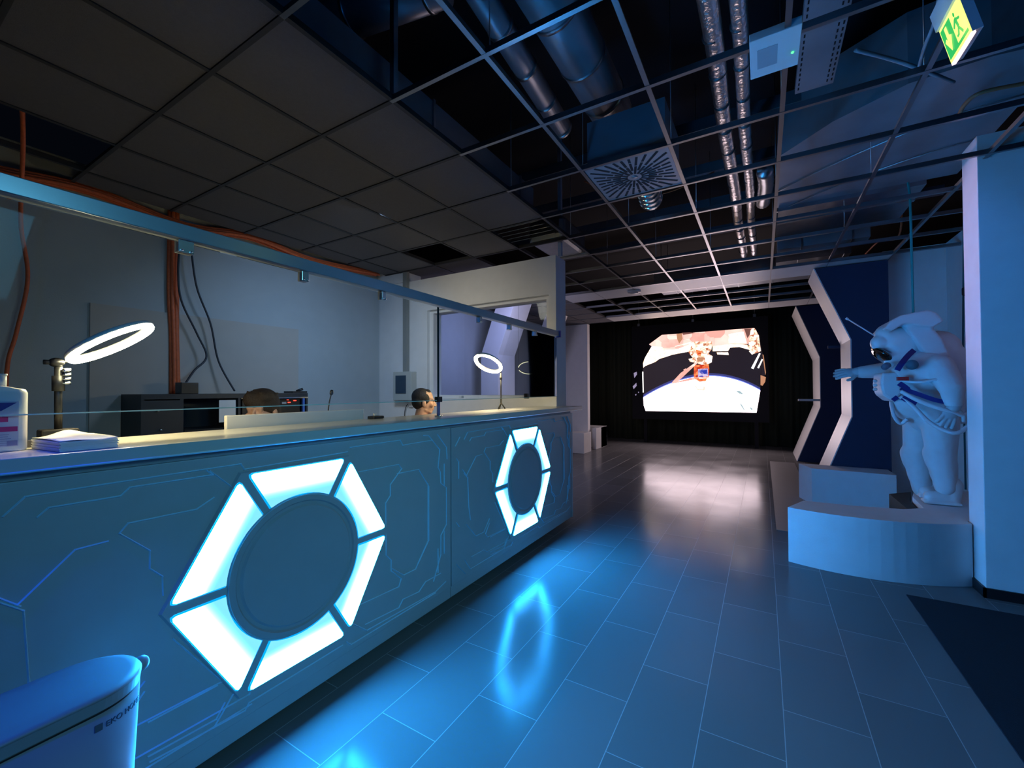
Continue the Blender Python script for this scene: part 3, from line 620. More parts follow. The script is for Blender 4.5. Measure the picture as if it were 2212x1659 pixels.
for i in range(6):
    z0 = 2.885 + 0.022 * (i % 3); xx = -4.395 - 0.020 * i
    bnd.tube(smoothline([V((xx, -0.4 + 0.1 * i, z0 + 0.03)), V((xx + 0.02, 0.5, z0 - 0.02)), V((xx, 1.1, z0 + 0.05)), V((xx - 0.03, 1.75, z0 - 0.01)), V((xx, 2.3, z0 + 0.06)), V((xx - 0.01, 3.0, z0 + 0.0)), V((xx + 0.03, 3.9, z0 + 0.06))]), 0.015, 8)
tag(bnd.build('ceiling_cable_bundle', ORANGE, loc=(-4.4, 1, 3)), 'long sagging bundle of orange cables in the gap between ceiling tiles and wall', 'cable')
cable('orange_cable', [atX(75, -10, -3.2), atX(48, 150, -3.4), atX(50, 310, -3.9), atX(45, 480, -4.2), atX(60, 600, -4.3), atX(35, 720, -4.3), atX(15, 800, -4.3), V((-4.3, atX(15, 810, -4.3).y, 1.0))], 0.011, ORANGE, 'single thin orange cable dropping from the ceiling at the left edge')
cable('orange_cable', [atZ(830, 556, 3.05), atZ(860, 565, 3.0), atZ(890, 572, 3.02), atZ(930, 578, 3.06)], 0.018, ORANGE, 'short orange cable run showing in the open tile above the partition')
cable('black_cable', [atX(388, 530, -4.40), atX(385, 590, -4.42), atX(392, 650, -4.42), atX(425, 720, -4.42), atX(446, 770, -4.4), atX(420, 800, -4.36), atX(402, 826, -4.3)], 0.0085, CABLE, 'black cable with a sharp bend ending at the small box on the rack', group='black cables on the office wall')
cable('black_cable', [atX(412, 530, -4.42), atX(425, 620, -4.42), atX(455, 700, -4.42), atX(472, 780, -4.42), atX(507, 845, -4.35)], 0.0085, CABLE, 'black cable slanting down to the middle of the rack top', group='black cables on the office wall')
cb0 = atX(400, 522, -4.4)

# fuse box and conduit on the partition
fx0 = atY(860, 804, 4.04); fx1 = atY(899, 865, 4.04)
fb = thing('fuse_box', 'grey wall fuse box with dark window below the conduit', 'fuse box', (fx0.x, 4.04, fx1.z))
GREYB = mat('box_grey', (0.5, 0.52, 0.50), 0.5)
MB().box((fx0.x, 3.95, fx1.z), (fx1.x, 4.048, fx0.z)).build('housing', GREYB, fb, loc=(fx0.x, 4.04, fx1.z), bevel=0.006)
MB().box((fx0.x + 0.05, 3.944, fx1.z + 0.09), (fx1.x - 0.09, 3.949, fx0.z - 0.05)).build('window_flap', mat('flap_dark', (0.03, 0.06, 0.10), 0.15), fb, loc=(fx0.x, 4.04, fx1.z))
cx_ = (fx0.x + fx1.x) / 2 + 0.0
tag(MB().box((cx_ - 0.035, 4.0, fx0.z + 0.001), (cx_ + 0.035, 4.048, 3.3)).build('cable_conduit', mat('conduit_grey', (0.26, 0.27, 0.26), 0.6), loc=(cx_, 4.03, fx0.z)), 'grey vertical conduit rising from the fuse box to the ceiling', 'conduit')
so0 = atY(889, 873, 4.045)
sk = thing('wall_socket', 'small pale wall socket with black cable below the fuse box', 'socket', so0)
MB().box((so0.x - 0.035, 4.03, so0.z - 0.04), (so0.x + 0.035, 4.048, so0.z + 0.04)).build('socket_plate', WHITE, sk, loc=so0, bevel=0.004)
MB().tube(smoothline([so0 + V((-0.05, -0.02, 0.0)), so0 + V((-0.08, -0.03, -0.06)), so0 + V((-0.10, -0.03, -0.2)), so0 + V((-0.10, -0.02, -0.45))]), 0.005).build('plug_lead', CABLE, sk, loc=so0)

# items on the window sill
for i, (px_, m_, lb) in enumerate(((996, WHITE, 'tiny white card lying on the office window sill'), (1137, BLACK, 'tiny dark object standing on the office window sill'))):
    q = atY(px_, 855, 4.07); tag(MB().box((q.x - 0.02, 4.055, 1.3455 if False else 1.311), (q.x + 0.02, 4.095, 1.335 if i == 0 else 1.365)).build('sill_object' if i else 'sill_card', m_, loc=(q.x, 4.07, 1.31)), lb, 'object')

# lamp reflection in the window glass, built as an added glowing ring on wires
c = atY(1145, 795, 4.9); p1 = atY(1120, 796, 4.9); p2 = atY(1171, 795, 4.9)
a_, s_, R_ = ring_axes(p1, p2, c, 0.46)
pr = thing('reflected_ring', 'thin glowing ring in four arcs behind the office window, added for a lamp reflection', 'lamp', c)
DIM = emit('ring_reflection_dim', (1.0, 0.80, 0.45), 1.6)
for t0, t1 in ((0.25, 2.9), (3.3, 4.62), (4.80, 6.1)):
    MB().tube(ring_pts(c, a_, s_, R_, 24, t0, t1), 0.005, 6).build('light_arc', DIM, pr, loc=c)
MB().tube(ring_pts(c + V((0, 0, 0.010)), a_, s_, R_, 48), 0.0045, 6, closed=True).build('ring_frame', BLACK, pr, loc=c)
for t in (0.1, 3.1):
    q = c + (a_ * math.cos(t) + s_ * math.sin(t)) * R_; MB().cyl(q + V((0, 0, 0.01)), V((q.x, q.y, 4.1)), 0.0012, 6).build('hanging_wire', CABLE, pr, loc=c)

# ------------------------------------------------------------------ people behind the counter
def remesh(o, vox, smooth=6):
    r = o.modifiers.new('remesh', 'REMESH'); r.mode = 'VOXEL'; r.voxel_size = vox; r.use_smooth_shade = True
    s = o.modifiers.new('smooth', 'SMOOTH'); s.factor = 0.6; s.iterations = smooth; return o
def add_head(b, c, d, s=1.0):       # c: centre of the head, d: unit facing direction (horizontal)
    u = V((0, 0, 1)); r = d.cross(u).normalized(); R = Matrix((r, d, u)).transposed()
    P = lambda x, y, z: c + (r * x + d * y + u * z) * s
    b.ball(P(0, -0.008, 0.035), V((0.076, 0.093, 0.084)) * s, rot=R)      # cranium
    b.ball(P(0, 0.022, -0.035), V((0.060, 0.068, 0.078)) * s, rot=R)      # face
    b.ball(P(0, 0.052, -0.088), V((0.032, 0.028, 0.024)) * s, rot=R)      # chin
    b.capsule(P(-0.042, 0.01, -0.075), P(-0.015, 0.058, -0.092), 0.020 * s, 0.018 * s); b.capsule(P(0.042, 0.01, -0.075), P(0.015, 0.058, -0.092), 0.020 * s, 0.018 * s)
    b.capsule(P(0, 0.088, 0.005), P(0, 0.107, -0.034), 0.0085 * s, 0.0125 * s)     # nose
    b.ball(P(-0.012, 0.098, -0.038), 0.009 * s); b.ball(P(0.012, 0.098, -0.038), 0.009 * s)
    b.capsule(P(-0.036, 0.078, 0.020), P(0.036, 0.078, 0.020), 0.012 * s, 0.012 * s)  # brow
    b.capsule(P(-0.018, 0.084, -0.060), P(0.018, 0.084, -0.060), 0.0075 * s, 0.0075 * s)
    b.capsule(P(-0.016, 0.082, -0.071), P(0.016, 0.082, -0.071), 0.008 * s, 0.008 * s)
    for k in (-1, 1):
        b.ball(P(k * 0.045, 0.062, -0.030), V((0.022, 0.022, 0.022)) * s, rot=R)     # cheek
        b.ball(P(k * 0.078, -0.008, -0.018), V((0.008, 0.020, 0.031)) * s, rot=R)    # ear
        b.ball(P(k * 0.031, 0.074, 0.003), V((0.013, 0.011, 0.010)) * s, rot=R)      # lids
    return P
def seated(name, label, c, d, hair, shirt, stool_label):
    hd_ = (d.x, d.y); root = thing(name, label, 'person', (c.x, c.y, 0)); u = V((0, 0, 1)); r = d.cross(u).normalized()
    b = MB(); P = add_head(b, c, d)
    b.capsule(P(0, -0.012, -0.08), P(0, -0.035, -0.20), 0.055, 0.060)
    sh_ = c + V((0, 0, -0.27)) - d * 0.04; hip = V((c.x, c.y, 0.575)) - d * 0.10
    b.capsule(sh_ - r * 0.13, sh_ + r * 0.13, 0.075, 0.075)
    for t in range(5): q = sh_.lerp(hip, t / 4); b.ball(q + V((0, 0, 0.02)), (0.17 - 0.012 * math.sin(t * 0.8), 0.12, 0.13), rot=Matrix((r, d, u)).transposed())
    for k in (-1, 1):
        S = sh_ + r * 0.19 * k; E = S + V((0, 0, -0.25)) + d * 0.06 + r * 0.03 * k; H = E + d * 0.22 + V((0, 0, 0.02)) - r * 0.05 * k
        b.capsule(S, E, 0.052, 0.042); b.capsule(E, H, 0.040, 0.028); b.ball(H + d * 0.045, (0.04, 0.045, 0.016))
        for f in range(4): q = H + d * 0.075 + r * (0.013 * (f - 1.5)); b.capsule(q, q + d * (0.05 + 0.006 * (1.5 - abs(f - 1.5))) - u * 0.008, 0.0085, 0.0075, 8)
        b.capsule(H - r * 0.03 * k + d * 0.02, H - r * 0.055 * k + d * 0.055, 0.010, 0.008, 8)
        K = hip + r * 0.10 * k + d * 0.42 + V((0, 0, 0.0)); A = V((K.x, K.y, 0.09)) - d * 0.04
        b.capsule(hip + r * 0.09 * k, K, 0.085, 0.062); b.capsule(K, A, 0.056, 0.042); b.capsule(A - d * 0.03 + V((0, 0, -0.04)), A + d * 0.15 + V((0, 0, -0.047)), 0.042, 0.035)
    remesh(b.build('body', [shirt], root, loc=(c.x, c.y, 0)), 0.0055, 4)
    # skin shell of the head over the shirt-coloured body: one material split by height
    return root, P, r
PERS = {}
def body_mat(name, zsplit, shirt):
    m = bpy.data.materials.new(name); m.use_nodes = True; nt = m.node_tree; b = nt.nodes['Principled BSDF']; b.inputs['Roughness'].default_value = 0.5
    tc = nt.nodes.new('ShaderNodeTexCoord'); sp = nt.nodes.new('ShaderNodeSeparateXYZ'); nt.links.new(tc.outputs['Object'], sp.inputs[0])
    gt = nt.nodes.new('ShaderNodeMath'); gt.operation = 'GREATER_THAN'; gt.inputs[1].default_value = zsplit; nt.links.new(sp.outputs['Z'], gt.inputs[0])
    nz = nt.nodes.new('ShaderNodeTexNoise'); nz.inputs['Scale'].default_value = 30; nt.links.new(tc.outputs['Object'], nz.inputs['Vector'])
    sk_ = nt.nodes.new('ShaderNodeMix'); sk_.data_type = 'RGBA'; sk_.inputs[6].default_value = (0.60, 0.33, 0.22, 1); sk_.inputs[7].default_value = (0.70, 0.42, 0.30, 1); nt.links.new(nz.outputs['Fac'], sk_.inputs[0])
    mx = nt.nodes.new('ShaderNodeMix'); mx.data_type = 'RGBA'; mx.inputs[6].default_value = shirt + (1,); nt.links.new(gt.outputs[0], mx.inputs[0]); nt.links.new(sk_.outputs[2], mx.inputs[7]); nt.links.new(mx.outputs[2], b.inputs['Base Color']); return m
def hair_cap(b, P, full=False):
    for (x, y, z, rx, ry, rz) in ((0, -0.022, 0.045, 0.0775, 0.086, 0.080), (0, -0.045, 0.0, 0.074, 0.062, 0.07), (-0.035, 0.0, 0.03, 0.045, 0.055, 0.06), (0.035, 0.0, 0.03, 0.045, 0.055, 0.06)) if not full else ((0, -0.010, 0.05, 0.090, 0.105, 0.090), (0, -0.05, -0.01, 0.085, 0.07, 0.10), (0.03, 0.05, 0.07, 0.05, 0.05, 0.05), (-0.04, 0.03, 0.08, 0.045, 0.06, 0.045)):
        b.ball(P(x, y, z), (rx, rx if full else rx, rz) if False else (rx, ry, rz), rot=PERS['R'])
# man, seen from the side, looking along the counter
mc_ = atX(915, 880, -2.62); dM = V((0.62, 0.78, 0)).normalized(); mc_.z = 1.302
PERS['R'] = Matrix((dM.cross(V((0, 0, 1))), dM, V((0, 0, 1)))).transposed()
man, PM, rM = seated('person', 'person with short dark receding hair seated behind the counter, face lit by the ring lamp', mc_, dM, HAIR, body_mat('man_skin_and_shirt', 1.13, (0.03, 0.035, 0.05)), '')
hb = MB(); hair_cap(hb, PM); hb.ball(PM(0.0, 0.03, 0.085), (0.05, 0.035, 0.028), rot=PERS['R'])
remesh(hb.build('hair', HAIR, man, loc=(mc_.x, mc_.y, 0)), 0.005, 4)
eb = MB()
for k in (-1, 1): eb.ball(PM(k * 0.031, 0.081, 0.002), 0.0075)
eb.build('eyes', mat('eye_dark', (0.05, 0.03, 0.02), 0.2), man, loc=(mc_.x, mc_.y, 0))
# second person, only the top of the head shows
wc_ = atX(566, 880, -2.62); wc_.z = 1.282; dW = V((0.55, -0.83, 0)).normalized()
PERS['R'] = Matrix((dW.cross(V((0, 0, 1))), dW, V((0, 0, 1)))).transposed()
wom, PW, rW = seated('person', 'person with tousled brown hair, only the crown showing above the low white board', wc_, dW, HAIR, body_mat('second_skin_and_shirt', 1.12, (0.10, 0.10, 0.12)), '')
hb = MB(); hair_cap(hb, PW, True)
for k in range(14):
    a = random.uniform(0, 2 * PI); q = PW(0.06 * math.cos(a), -0.01 + 0.07 * math.sin(a), 0.10); hb.capsule(q, q + V((random.uniform(-.03, .03), random.uniform(-.03, .03), random.uniform(0.0, .03))), 0.012, 0.005, 8)
remesh(hb.build('hair', mat('brown_hair', (0.06, 0.035, 0.02), 0.6, var=0.4, scale=150, bump=0.6, bscale=240), wom, loc=(wc_.x, wc_.y, 0)), 0.006, 3)
def stool(c, d, lb):
    q = V((c.x, c.y, 0)) - d * 0.10; t = thing('office_stool', lb, 'stool', q, 'stools behind the counter')
    MB().cyl(q + V((0, 0, 0.40)), q + V((0, 0, 0.44)), 0.18, 32).build('seat', BLACK, t, loc=q)
    MB().cyl(q + V((0, 0, 0.05)), q + V((0, 0, 0.40)), 0.025).build('column', CHROME, t, loc=q)
    for k in range(5): a = k * 2 * PI / 5; MB().cyl(q + V((0, 0, 0.055)), q + V((0.26 * math.cos(a), 0.26 * math.sin(a), 0.022)), 0.018, 10).build('leg', BLACK, t, loc=q)
stool(mc_, dM, 'black round stool under the person with receding hair'); stool(wc_, dW, 'black round stool under the person with tousled hair')
# lettering helper: font curve turned into a thin mesh on a given frame
def lettering(name, text, o, xd, yd, size, m, parent, depth=0.0006):
    fc = bpy.data.curves.new(name, 'FONT'); fc.body = text; fc.size = size; fc.extrude = depth; fc.align_x = 'LEFT'
    to = bpy.data.objects.new(name, fc); COL.objects.link(to); bpy.context.view_layer.update()
    me = bpy.data.meshes.new_from_object(to.evaluated_get(bpy.context.evaluated_depsgraph_get())); bpy.data.objects.remove(to); bpy.data.curves.remove(fc)
    xd = V(xd).normalized(); yd = V(yd).normalized(); zd = xd.cross(yd)
    g = MB(); g.add([V(o) + xd * v.co.x + yd * v.co.y + zd * v.co.z for v in me.vertices], [tuple(p.vertices) for p in me.polygons]); bpy.data.meshes.remove(me)
    return g.build(name, m, parent, loc=o)
INK = mat('bin_ink', (0.10, 0.11, 0.16), 0.5)
XS = BX + 0.118; tq = atX(205, 1580, XS); YF = BY + 0.25 - 0.1157
def wrap(o):        # lay the print onto the rounded end of the bin
    for v in o.data.vertices:
        p = v.co + V((BX, BY, 0)) if False else v.co + PLOC[o.name]
        sdist = p.y - YF; h = p.x - XS
        if sdist > 0: an_ = sdist / 0.1157; p = V((XS - 0.1157 + (0.1157 + h) * math.cos(an_), YF + (0.1157 + h) * math.sin(an_), p.z))
        v.co = p - PLOC[o.name]
wrap(lettering('brand_lettering', 'EKO HOME', V((XS - 0.0008, tq.y + 0.020, tq.z - 0.004)), (0, 1, 0), (0, 0, 1), 0.0185, INK, tb, 0.0010))
wrap(MB().box((XS - 0.002, tq.y, tq.z - 0.005), (XS + 0.0003, tq.y + 0.014, tq.z + 0.011)).build('brand_symbol', INK, tb, loc=(BX, BY, 0)))

# ------------------------------------------------------------------ alcove: plinths, portals
def poly_plinth(name, pts, z0, z1, label, m=WALLW, group=None):
    c = sum((V((p[0], p[1], z0)) for p in pts), V((0, 0, 0))) / len(pts)
    return tag(MB().prism([(x, y, z0) for x, y in pts], (0, 0, z1 - z0)).build(name, m, loc=c, bevel=0.003), label, 'plinth', group)
def arcpts(p0, p1, p2, n=14):       # circle through three points
    ax, ay = p0; bx, by = p1; cx, cy = p2; d = 2 * (ax * (by - cy) + bx * (cy - ay) + cx * (ay - by))
    ux = ((ax * ax + ay * ay) * (by - cy) + (bx * bx + by * by) * (cy - ay) + (cx * cx + cy * cy) * (ay - by)) / d
    uy = ((ax * ax + ay * ay) * (cx - bx) + (bx * bx + by * by) * (ax - cx) + (cx * cx + cy * cy) * (bx - ax)) / d
    r = math.hypot(ax - ux, ay - uy); a0 = math.atan2(ay - uy, ax - ux); a1 = math.atan2(by - uy, bx - ux); a2 = math.atan2(cy - uy, cx - ux)
    while a1 < a0: a1 += 2 * PI
    while a2 < a1: a2 += 2 * PI
    return [(ux + r * math.cos(a0 + (a2 - a0) * i / n), uy + r * math.sin(a0 + (a2 - a0) * i / n)) for i in range(n + 1)]
front = arcpts((0.162, 4.11), (0.62, 4.03), (1.262, 4.24), 16)
poly_plinth('curved_plinth', front + [(1.262, 4.325), (1.862, 4.325), (1.862, 5.6), (1.25, 5.5), (1.13, 5.05), (1.10, 4.62), (0.95, 4.50), (0.62, 4.43), (0.288, 4.42)], 0, 0.44, 'low white curved plinth in front of the astronaut, lit bright blue')
poly_plinth('rear_plinth', [(0.385, 6.59), (0.494, 6.245), (1.262, 6.21), (1.262, 6.59)], 0, 0.442, 'low white plinth standing before the dark slanted portals')
poly_plinth('gap_shade_block', [(1.02, 4.66), (1.09, 4.66), (1.115, 5.05), (1.22, 5.5), (1.02, 5.3)], 0, 0.40, 'dark low block added for the shade in the gap between the two white plinths', mat('gap_shade_dark', (0.02, 0.035, 0.03), 0.8))  # added dark block stands in for the shaded gap between the plinths
def portal(name, y0, y1, xs, label, side=1, xout=1.30, ztop=2.99):
    # profile of the inner edge (x, z) from floor to ceiling, chevron shaped
    root = thing(name, label, 'portal', (xs[1][0], y0, 0), 'slanted portal frames')
    prof = xs
    pl = [V((x, y0, z)) for x, z in prof] + ([V((xout, y0, prof[-1][1])), V((xout, y0, 0.0))] if side > 0 else [V((x - 0.34, y0, z)) for x, z in prof[::-1]])
    MB().prism(pl, (0, y1 - y0, 0)).build('dark_panel', NAVY, root, loc=(xs[1][0], y0, 0))
    g = MB()
    for (xa, za), (xb, zb) in zip(prof[:-1], prof[1:]):
        dx = -0.012 * side
        g.add([(xa + dx, y0 - 0.002, za), (xb + dx, y0 - 0.002, zb), (xb + dx, y1, zb), (xa + dx, y1, za), (xa, y0 - 0.002, za), (xb, y0 - 0.002, zb), (xb, y1, zb), (xa, y1, za)],
              [(0, 1, 2, 3), (7, 6, 5, 4), (0, 4, 5, 1), (3, 2, 6, 7), (1, 5, 6, 2), (0, 3, 7, 4)])
    g.build('white_edge', WHITE, root, loc=(xs[1][0], y0, 0)); return root
PR = [(0.565, 0.0), (0.945, 1.06), (0.945, 2.01), (0.585, 2.94)]
portal('slanted_portal', 6.60, 7.36, PR, 'nearer right-hand slanted portal, dark panel with white edge rising behind the plinth')
portal('slanted_portal', 9.90, 11.2, [(x - 0.0, z) for x, z in PR[:-1]] + [(0.58, 3.02)], 'farther right-hand slanted portal, dark panel with white edge beside the screen')
PL_ = [(-3.47, 0.0), (-3.85, 1.06), (-3.85, 2.01), (-3.49, 2.94)]
LW = mat('portal_grey', (0.60, 0.60, 0.62), 0.6)
for y0, y1, lb in ((6.0, 6.55, 'left-hand slanted portal seen through the office window, nearer one'), (7.8, 8.12, 'left-hand slanted portal seen through the office window, farther one')):
    rr = portal('slanted_portal', y0, y1, PL_, lb, -1, -4.50)
    for ch in rr.children:
        if ch.name.startswith('dark_panel'): ch.data.materials[0] = LW

# slim white brackets by the portals
for px0, px1, pyy, Yd, lb in ((1724, 1752, 864, 9.86, 'short white bar sticking out beside the farther portal'), (1788, 1817, 750, 7.5, 'short grey bar sticking out between the two portals')):
    q0 = atY(px0, pyy, Yd); q1 = atY(px1, pyy, Yd)
    tag(MB().box((q0.x, Yd - 0.02, q0.z - 0.02), (0.95 if Yd < 8 else 0.93, Yd + 0.02, q0.z + 0.02)).build('wall_bar', WHITE if Yd > 8 else NAVY, loc=q0, bevel=0.004), lb, 'bar')

# ------------------------------------------------------------------ curtain and LED screen
cu = MB(); NX = 420; vs = []; fs = []
for i in range(NX + 1):
    x = -4.5 + 6.0 * i / NX; y = 12.15 + 0.045 * math.sin(x * 17 + 1.3 * math.sin(x * 2.1)) + 0.02 * math.sin(x * 41)
    vs += [(x, y, 0.0), (x, y + 0.01 * math.sin(x * 9), 1.8), (x, y, 3.9)]
for i in range(NX):
    for j in range(2): a = i * 3 + j; fs.append((a, a + 1, a + 4, a + 3))
cuo = cu.add(vs, fs, True).build('stage_curtain', mat('curtain_cloth', (0.034, 0.038, 0.020), 0.9, bump=0.2, bscale=300), loc=(-1.5, 12.15, 0)); cuo.modifiers.new('thick', 'SOLIDIFY').thickness = 0.004
tag(cuo, 'tall black pleated curtain behind the glowing screen', 'curtain')
YS = 11.5
def S(u, v): q = atY(1360 + u * 0.14467, 680 + v * 0.14467, YS); return V((q.x, YS, q.z))
c0 = S(80, 150); c1 = S(2120, 1560)
scr = thing('led_screen', 'large glowing wall screen showing a space station above the bright curve of the earth', 'screen', ((c0.x + c1.x) / 2, YS, 0))
LOCS = ((c0.x + c1.x) / 2, YS, 0)
sx0, sx1 = -3.05, 0.12
MB().box((sx0, YS + 0.012, 0.62), (sx1, YS + 0.12, 3.12)).build('cabinet_frame', SOOT, scr, loc=LOCS)
for x in (sx0 + 0.3, sx1 - 0.3): MB().box((x, YS + 0.03, 0), (x + 0.08, YS + 0.10, 0.62)).build('support_leg', SOOT, scr, loc=LOCS)
def shimmer(name, ca, cb, s, scale=14):      # picture content: procedural two-tone emission
    m = bpy.data.materials.new(name); m.use_nodes = True; nt = m.node_tree; b = nt.nodes['Principled BSDF']; b.inputs['Base Color'].default_value = (0.01, 0.01, 0.01, 1)
    tc = nt.nodes.new('ShaderNodeTexCoord'); v = nt.nodes.new('ShaderNodeTexVoronoi'); v.inputs['Scale'].default_value = scale; v.distance = 'CHEBYCHEV'
    nz = nt.nodes.new('ShaderNodeTexNoise'); nz.inputs['Scale'].default_value = scale * 0.5; nz.inputs['Detail'].default_value = 5
    nt.links.new(tc.outputs['Object'], v.inputs['Vector']); nt.links.new(tc.outputs['Object'], nz.inputs['Vector'])
    sp = nt.nodes.new('ShaderNodeSeparateColor'); nt.links.new(v.outputs['Color'], sp.inputs[0])
    ad = nt.nodes.new('ShaderNodeMath'); ad.operation = 'MULTIPLY_ADD'; ad.inputs[1].default_value = 0.6; nt.links.new(sp.outputs[0], ad.inputs[0]); nt.links.new(nz.outputs['Fac'], ad.inputs[2])
    rp = nt.nodes.new('ShaderNodeMapRange'); rp.inputs['From Min'].default_value = 0.55; rp.inputs['From Max'].default_value = 1.0; nt.links.new(ad.outputs[0], rp.inputs['Value'])
    mx = nt.nodes.new('ShaderNodeMix'); mx.data_type = 'RGBA'; mx.inputs[6].default_value = ca + (1,); mx.inputs[7].default_value = cb + (1,); nt.links.new(rp.outputs[0], mx.inputs[0])
    nt.links.new(mx.outputs[2], b.inputs['Emission Color']); b.inputs['Emission Strength'].default_value = s; return m
EARTH = emit('picture_earth', (1.0, 0.78, 0.84), 8); LIMB = emit('picture_limb', (0.16, 0.22, 1.0), 1.6); LIMB2 = emit('picture_limb_faint', (0.10, 0.11, 0.45), 0.5)
SPACE = emit('picture_space', (0.016, 0.010, 0.013), 1.0); PINK = shimmer('picture_pink', (0.62, 0.30, 0.25), (0.95, 0.60, 0.52), 1.6, 3)
BRIGHT = shimmer('picture_bright', (0.85, 0.42, 0.22), (1.0, 0.88, 0.72), 4.0, 16); MIX = shimmer('picture_mix', (0.25, 0.08, 0.04), (1.0, 0.74, 0.55), 2.4, 20)
ORG = shimmer('picture_orange', (0.45, 0.03, 0.01), (1.0, 0.25, 0.08), 1.3, 12); PBLUE = shimmer('picture_blue', (0.05, 0.08, 0.5), (0.75, 0.6, 0.85), 1.0, 14)
TAN = emit('picture_tan', (0.65, 0.30, 0.16), 0.9); DIMP = emit('picture_dim', (0.25, 0.10, 0.08), 0.8); CLOUD = emit('picture_cloud', (0.45, 0.62, 0.66), 0.9); PWHITE = emit('picture_white', (1.0, 0.95, 0.92), 3.0)
layers = []
def patch(m, *pts): layers.append((m, pts))
outline = [(205, 1240), (190, 1000), (190, 850), (215, 690), (330, 590), (290, 440), (480, 300), (1860, 195), (1930, 300), (1990, 600), (2030, 800), (2030, 900), (1950, 920), (1950, 1130), (1890, 1460), (240, 1435), (210, 1350)]
patch(SPACE, *outline)
def arc_of(off): return [(205 + 1745 * t, (1235 * (1 - t) + 1130 * t) - off - (4 * t * (1 - t)) * 262 * (1 + 0.12 * (t - 0.5))) for t in [i / 28 for i in range(29)]]
patch(LIMB2, *(arc_of(45) + arc_of(0)[::-1])); patch(LIMB, *(arc_of(14) + arc_of(0)[::-1]))
patch(EARTH, *(arc_of(0) + [(1950, 1135), (1895, 1460), (240, 1435), (210, 1350)]))
patch(CLOUD, (1580, 1135), (1660, 1140), (1700, 1190), (1640, 1180)); patch(CLOUD, (1650, 1295), (1700, 1380), (1725, 1430), (1705, 1425), (1655, 1350)); patch(CLOUD, (1790, 1370), (1840, 1400), (1830, 1440), (1800, 1400))
patch(PINK, (290, 440), (480, 300), (1860, 195), (1910, 280), (1760, 440), (1500, 440), (1240, 470), (950, 430), (800, 410), (600, 500), (330, 470))
patch(BRIGHT, (330, 470), (600, 490), (900, 410), (950, 430), (900, 545), (640, 595), (440, 660), (390, 700), (230, 765), (205, 790), (200, 720), (230, 640), (330, 570))
patch(PINK, (480, 480), (700, 470), (900, 425), (880, 450), (700, 520), (520, 520)); patch(DIMP, (780, 268), (900, 262), (990, 268), (800, 300)); patch(TAN, (700, 285), (780, 275), (790, 360), (740, 430), (710, 360))
patch(BRIGHT, (1240, 470), (1500, 440), (1760, 450), (1780, 520), (1640, 480), (1500, 490), (1470, 540), (1240, 545)); patch(BRIGHT, (1480, 290), (1700, 250), (1750, 420), (1480, 420)); patch(PWHITE, (1500, 300), (1560, 290), (1580, 380), (1510, 390)); patch(PWHITE, (1620, 300), (1690, 280), (1720, 410), (1640, 400))
patch(DIMP, (1710, 210), (1810, 205), (1800, 290), (1760, 350)); patch(MIX, (1810, 205), (1870, 200), (1930, 310), (1960, 540), (1930, 560), (1830, 590), (1770, 500), (1790, 360))
patch(BRIGHT, (1300, 560), (1470, 560), (1480, 600), (1310, 590)); patch(BRIGHT, (1780, 540), (1870, 560), (1830, 595))
patch(MIX, (950, 400), (1240, 400), (1220, 520), (1180, 580), (1240, 620), (1225, 710), (1120, 760), (1000, 720), (900, 700), (880, 660), (960, 640), (880, 560), (930, 500))
patch(ORG, (985, 520), (1080, 540), (1060, 620), (1010, 600)); patch(PWHITE, (1120, 590), (1230, 620), (1225, 710), (1130, 700)); patch(TAN, (1000, 640), (1110, 630), (1090, 700), (1010, 700))
patch(ORG, (960, 750), (1180, 740), (1190, 800), (1185, 940), (960, 940)); patch(PBLUE, (1020, 810), (1170, 800), (1175, 920), (1020, 930)); patch(emit('picture_deep_blue', (0.03, 0.05, 0.5), 0.9), (1075, 835), (1160, 815), (1160, 880), (1110, 885))
patch(PINK, (1000, 700), (1010, 725), (700, 1020), (625, 1030), (640, 1000), (760, 870)); patch(PINK, (1040, 930), (1040, 955), (690, 1020), (625, 1035), (700, 1000), (900, 945)); patch(PINK, (800, 820), (840, 800), (860, 830), (820, 850))
patch(ORG, (970, 950), (1160, 945), (1140, 990), (1040, 1000)); patch(emit('picture_tint', (0.9, 0.78, 0.62), 1.1), (975, 1060), (1130, 1075), (1120, 1130), (1010, 1125)); patch(EARTH, (1000, 1075), (1100, 1085), (1095, 1110), (1020, 1110))
patch(PWHITE, (1935, 570), (1955, 580), (1850, 810), (1815, 795)); patch(PWHITE, (1975, 660), (1990, 670), (1930, 800), (1908, 790)); patch(TAN, (1955, 900), (2035, 930), (2025, 1000), (1985, 1060), (1955, 1050))
patch(PWHITE, (190, 850), (205, 850), (210, 1160), (198, 1160)); patch(TAN, (1985, 590), (2000, 600), (2035, 860), (2025, 900))
pc = MB(); used = []
for i, (m, pts) in enumerate(layers):
    if m not in used: used.append(m)
    pc.use(used.index(m)); yy = 0.010 - 0.0004 * i
    vs = [S(*p) + V((0, yy, 0)) for p in pts]
    a = V((0, 0, 0))
    for k in range(len(vs)): a += vs[k].cross(vs[(k + 1) % len(vs)])
    if a.y > 0: vs = vs[::-1]
    bm = bmesh.new(); bv = [bm.verts.new(p) for p in vs]; bm.faces.new(bv); bmesh.ops.triangulate(bm, faces=bm.faces[:]); bm.verts.index_update()
    pc.add([v.co.copy() for v in bm.verts], [tuple(v.index for v in f.verts) for f in bm.faces]); bm.free()
pc.build('lit_picture', used, scr, loc=LOCS)
fl_ = MB()
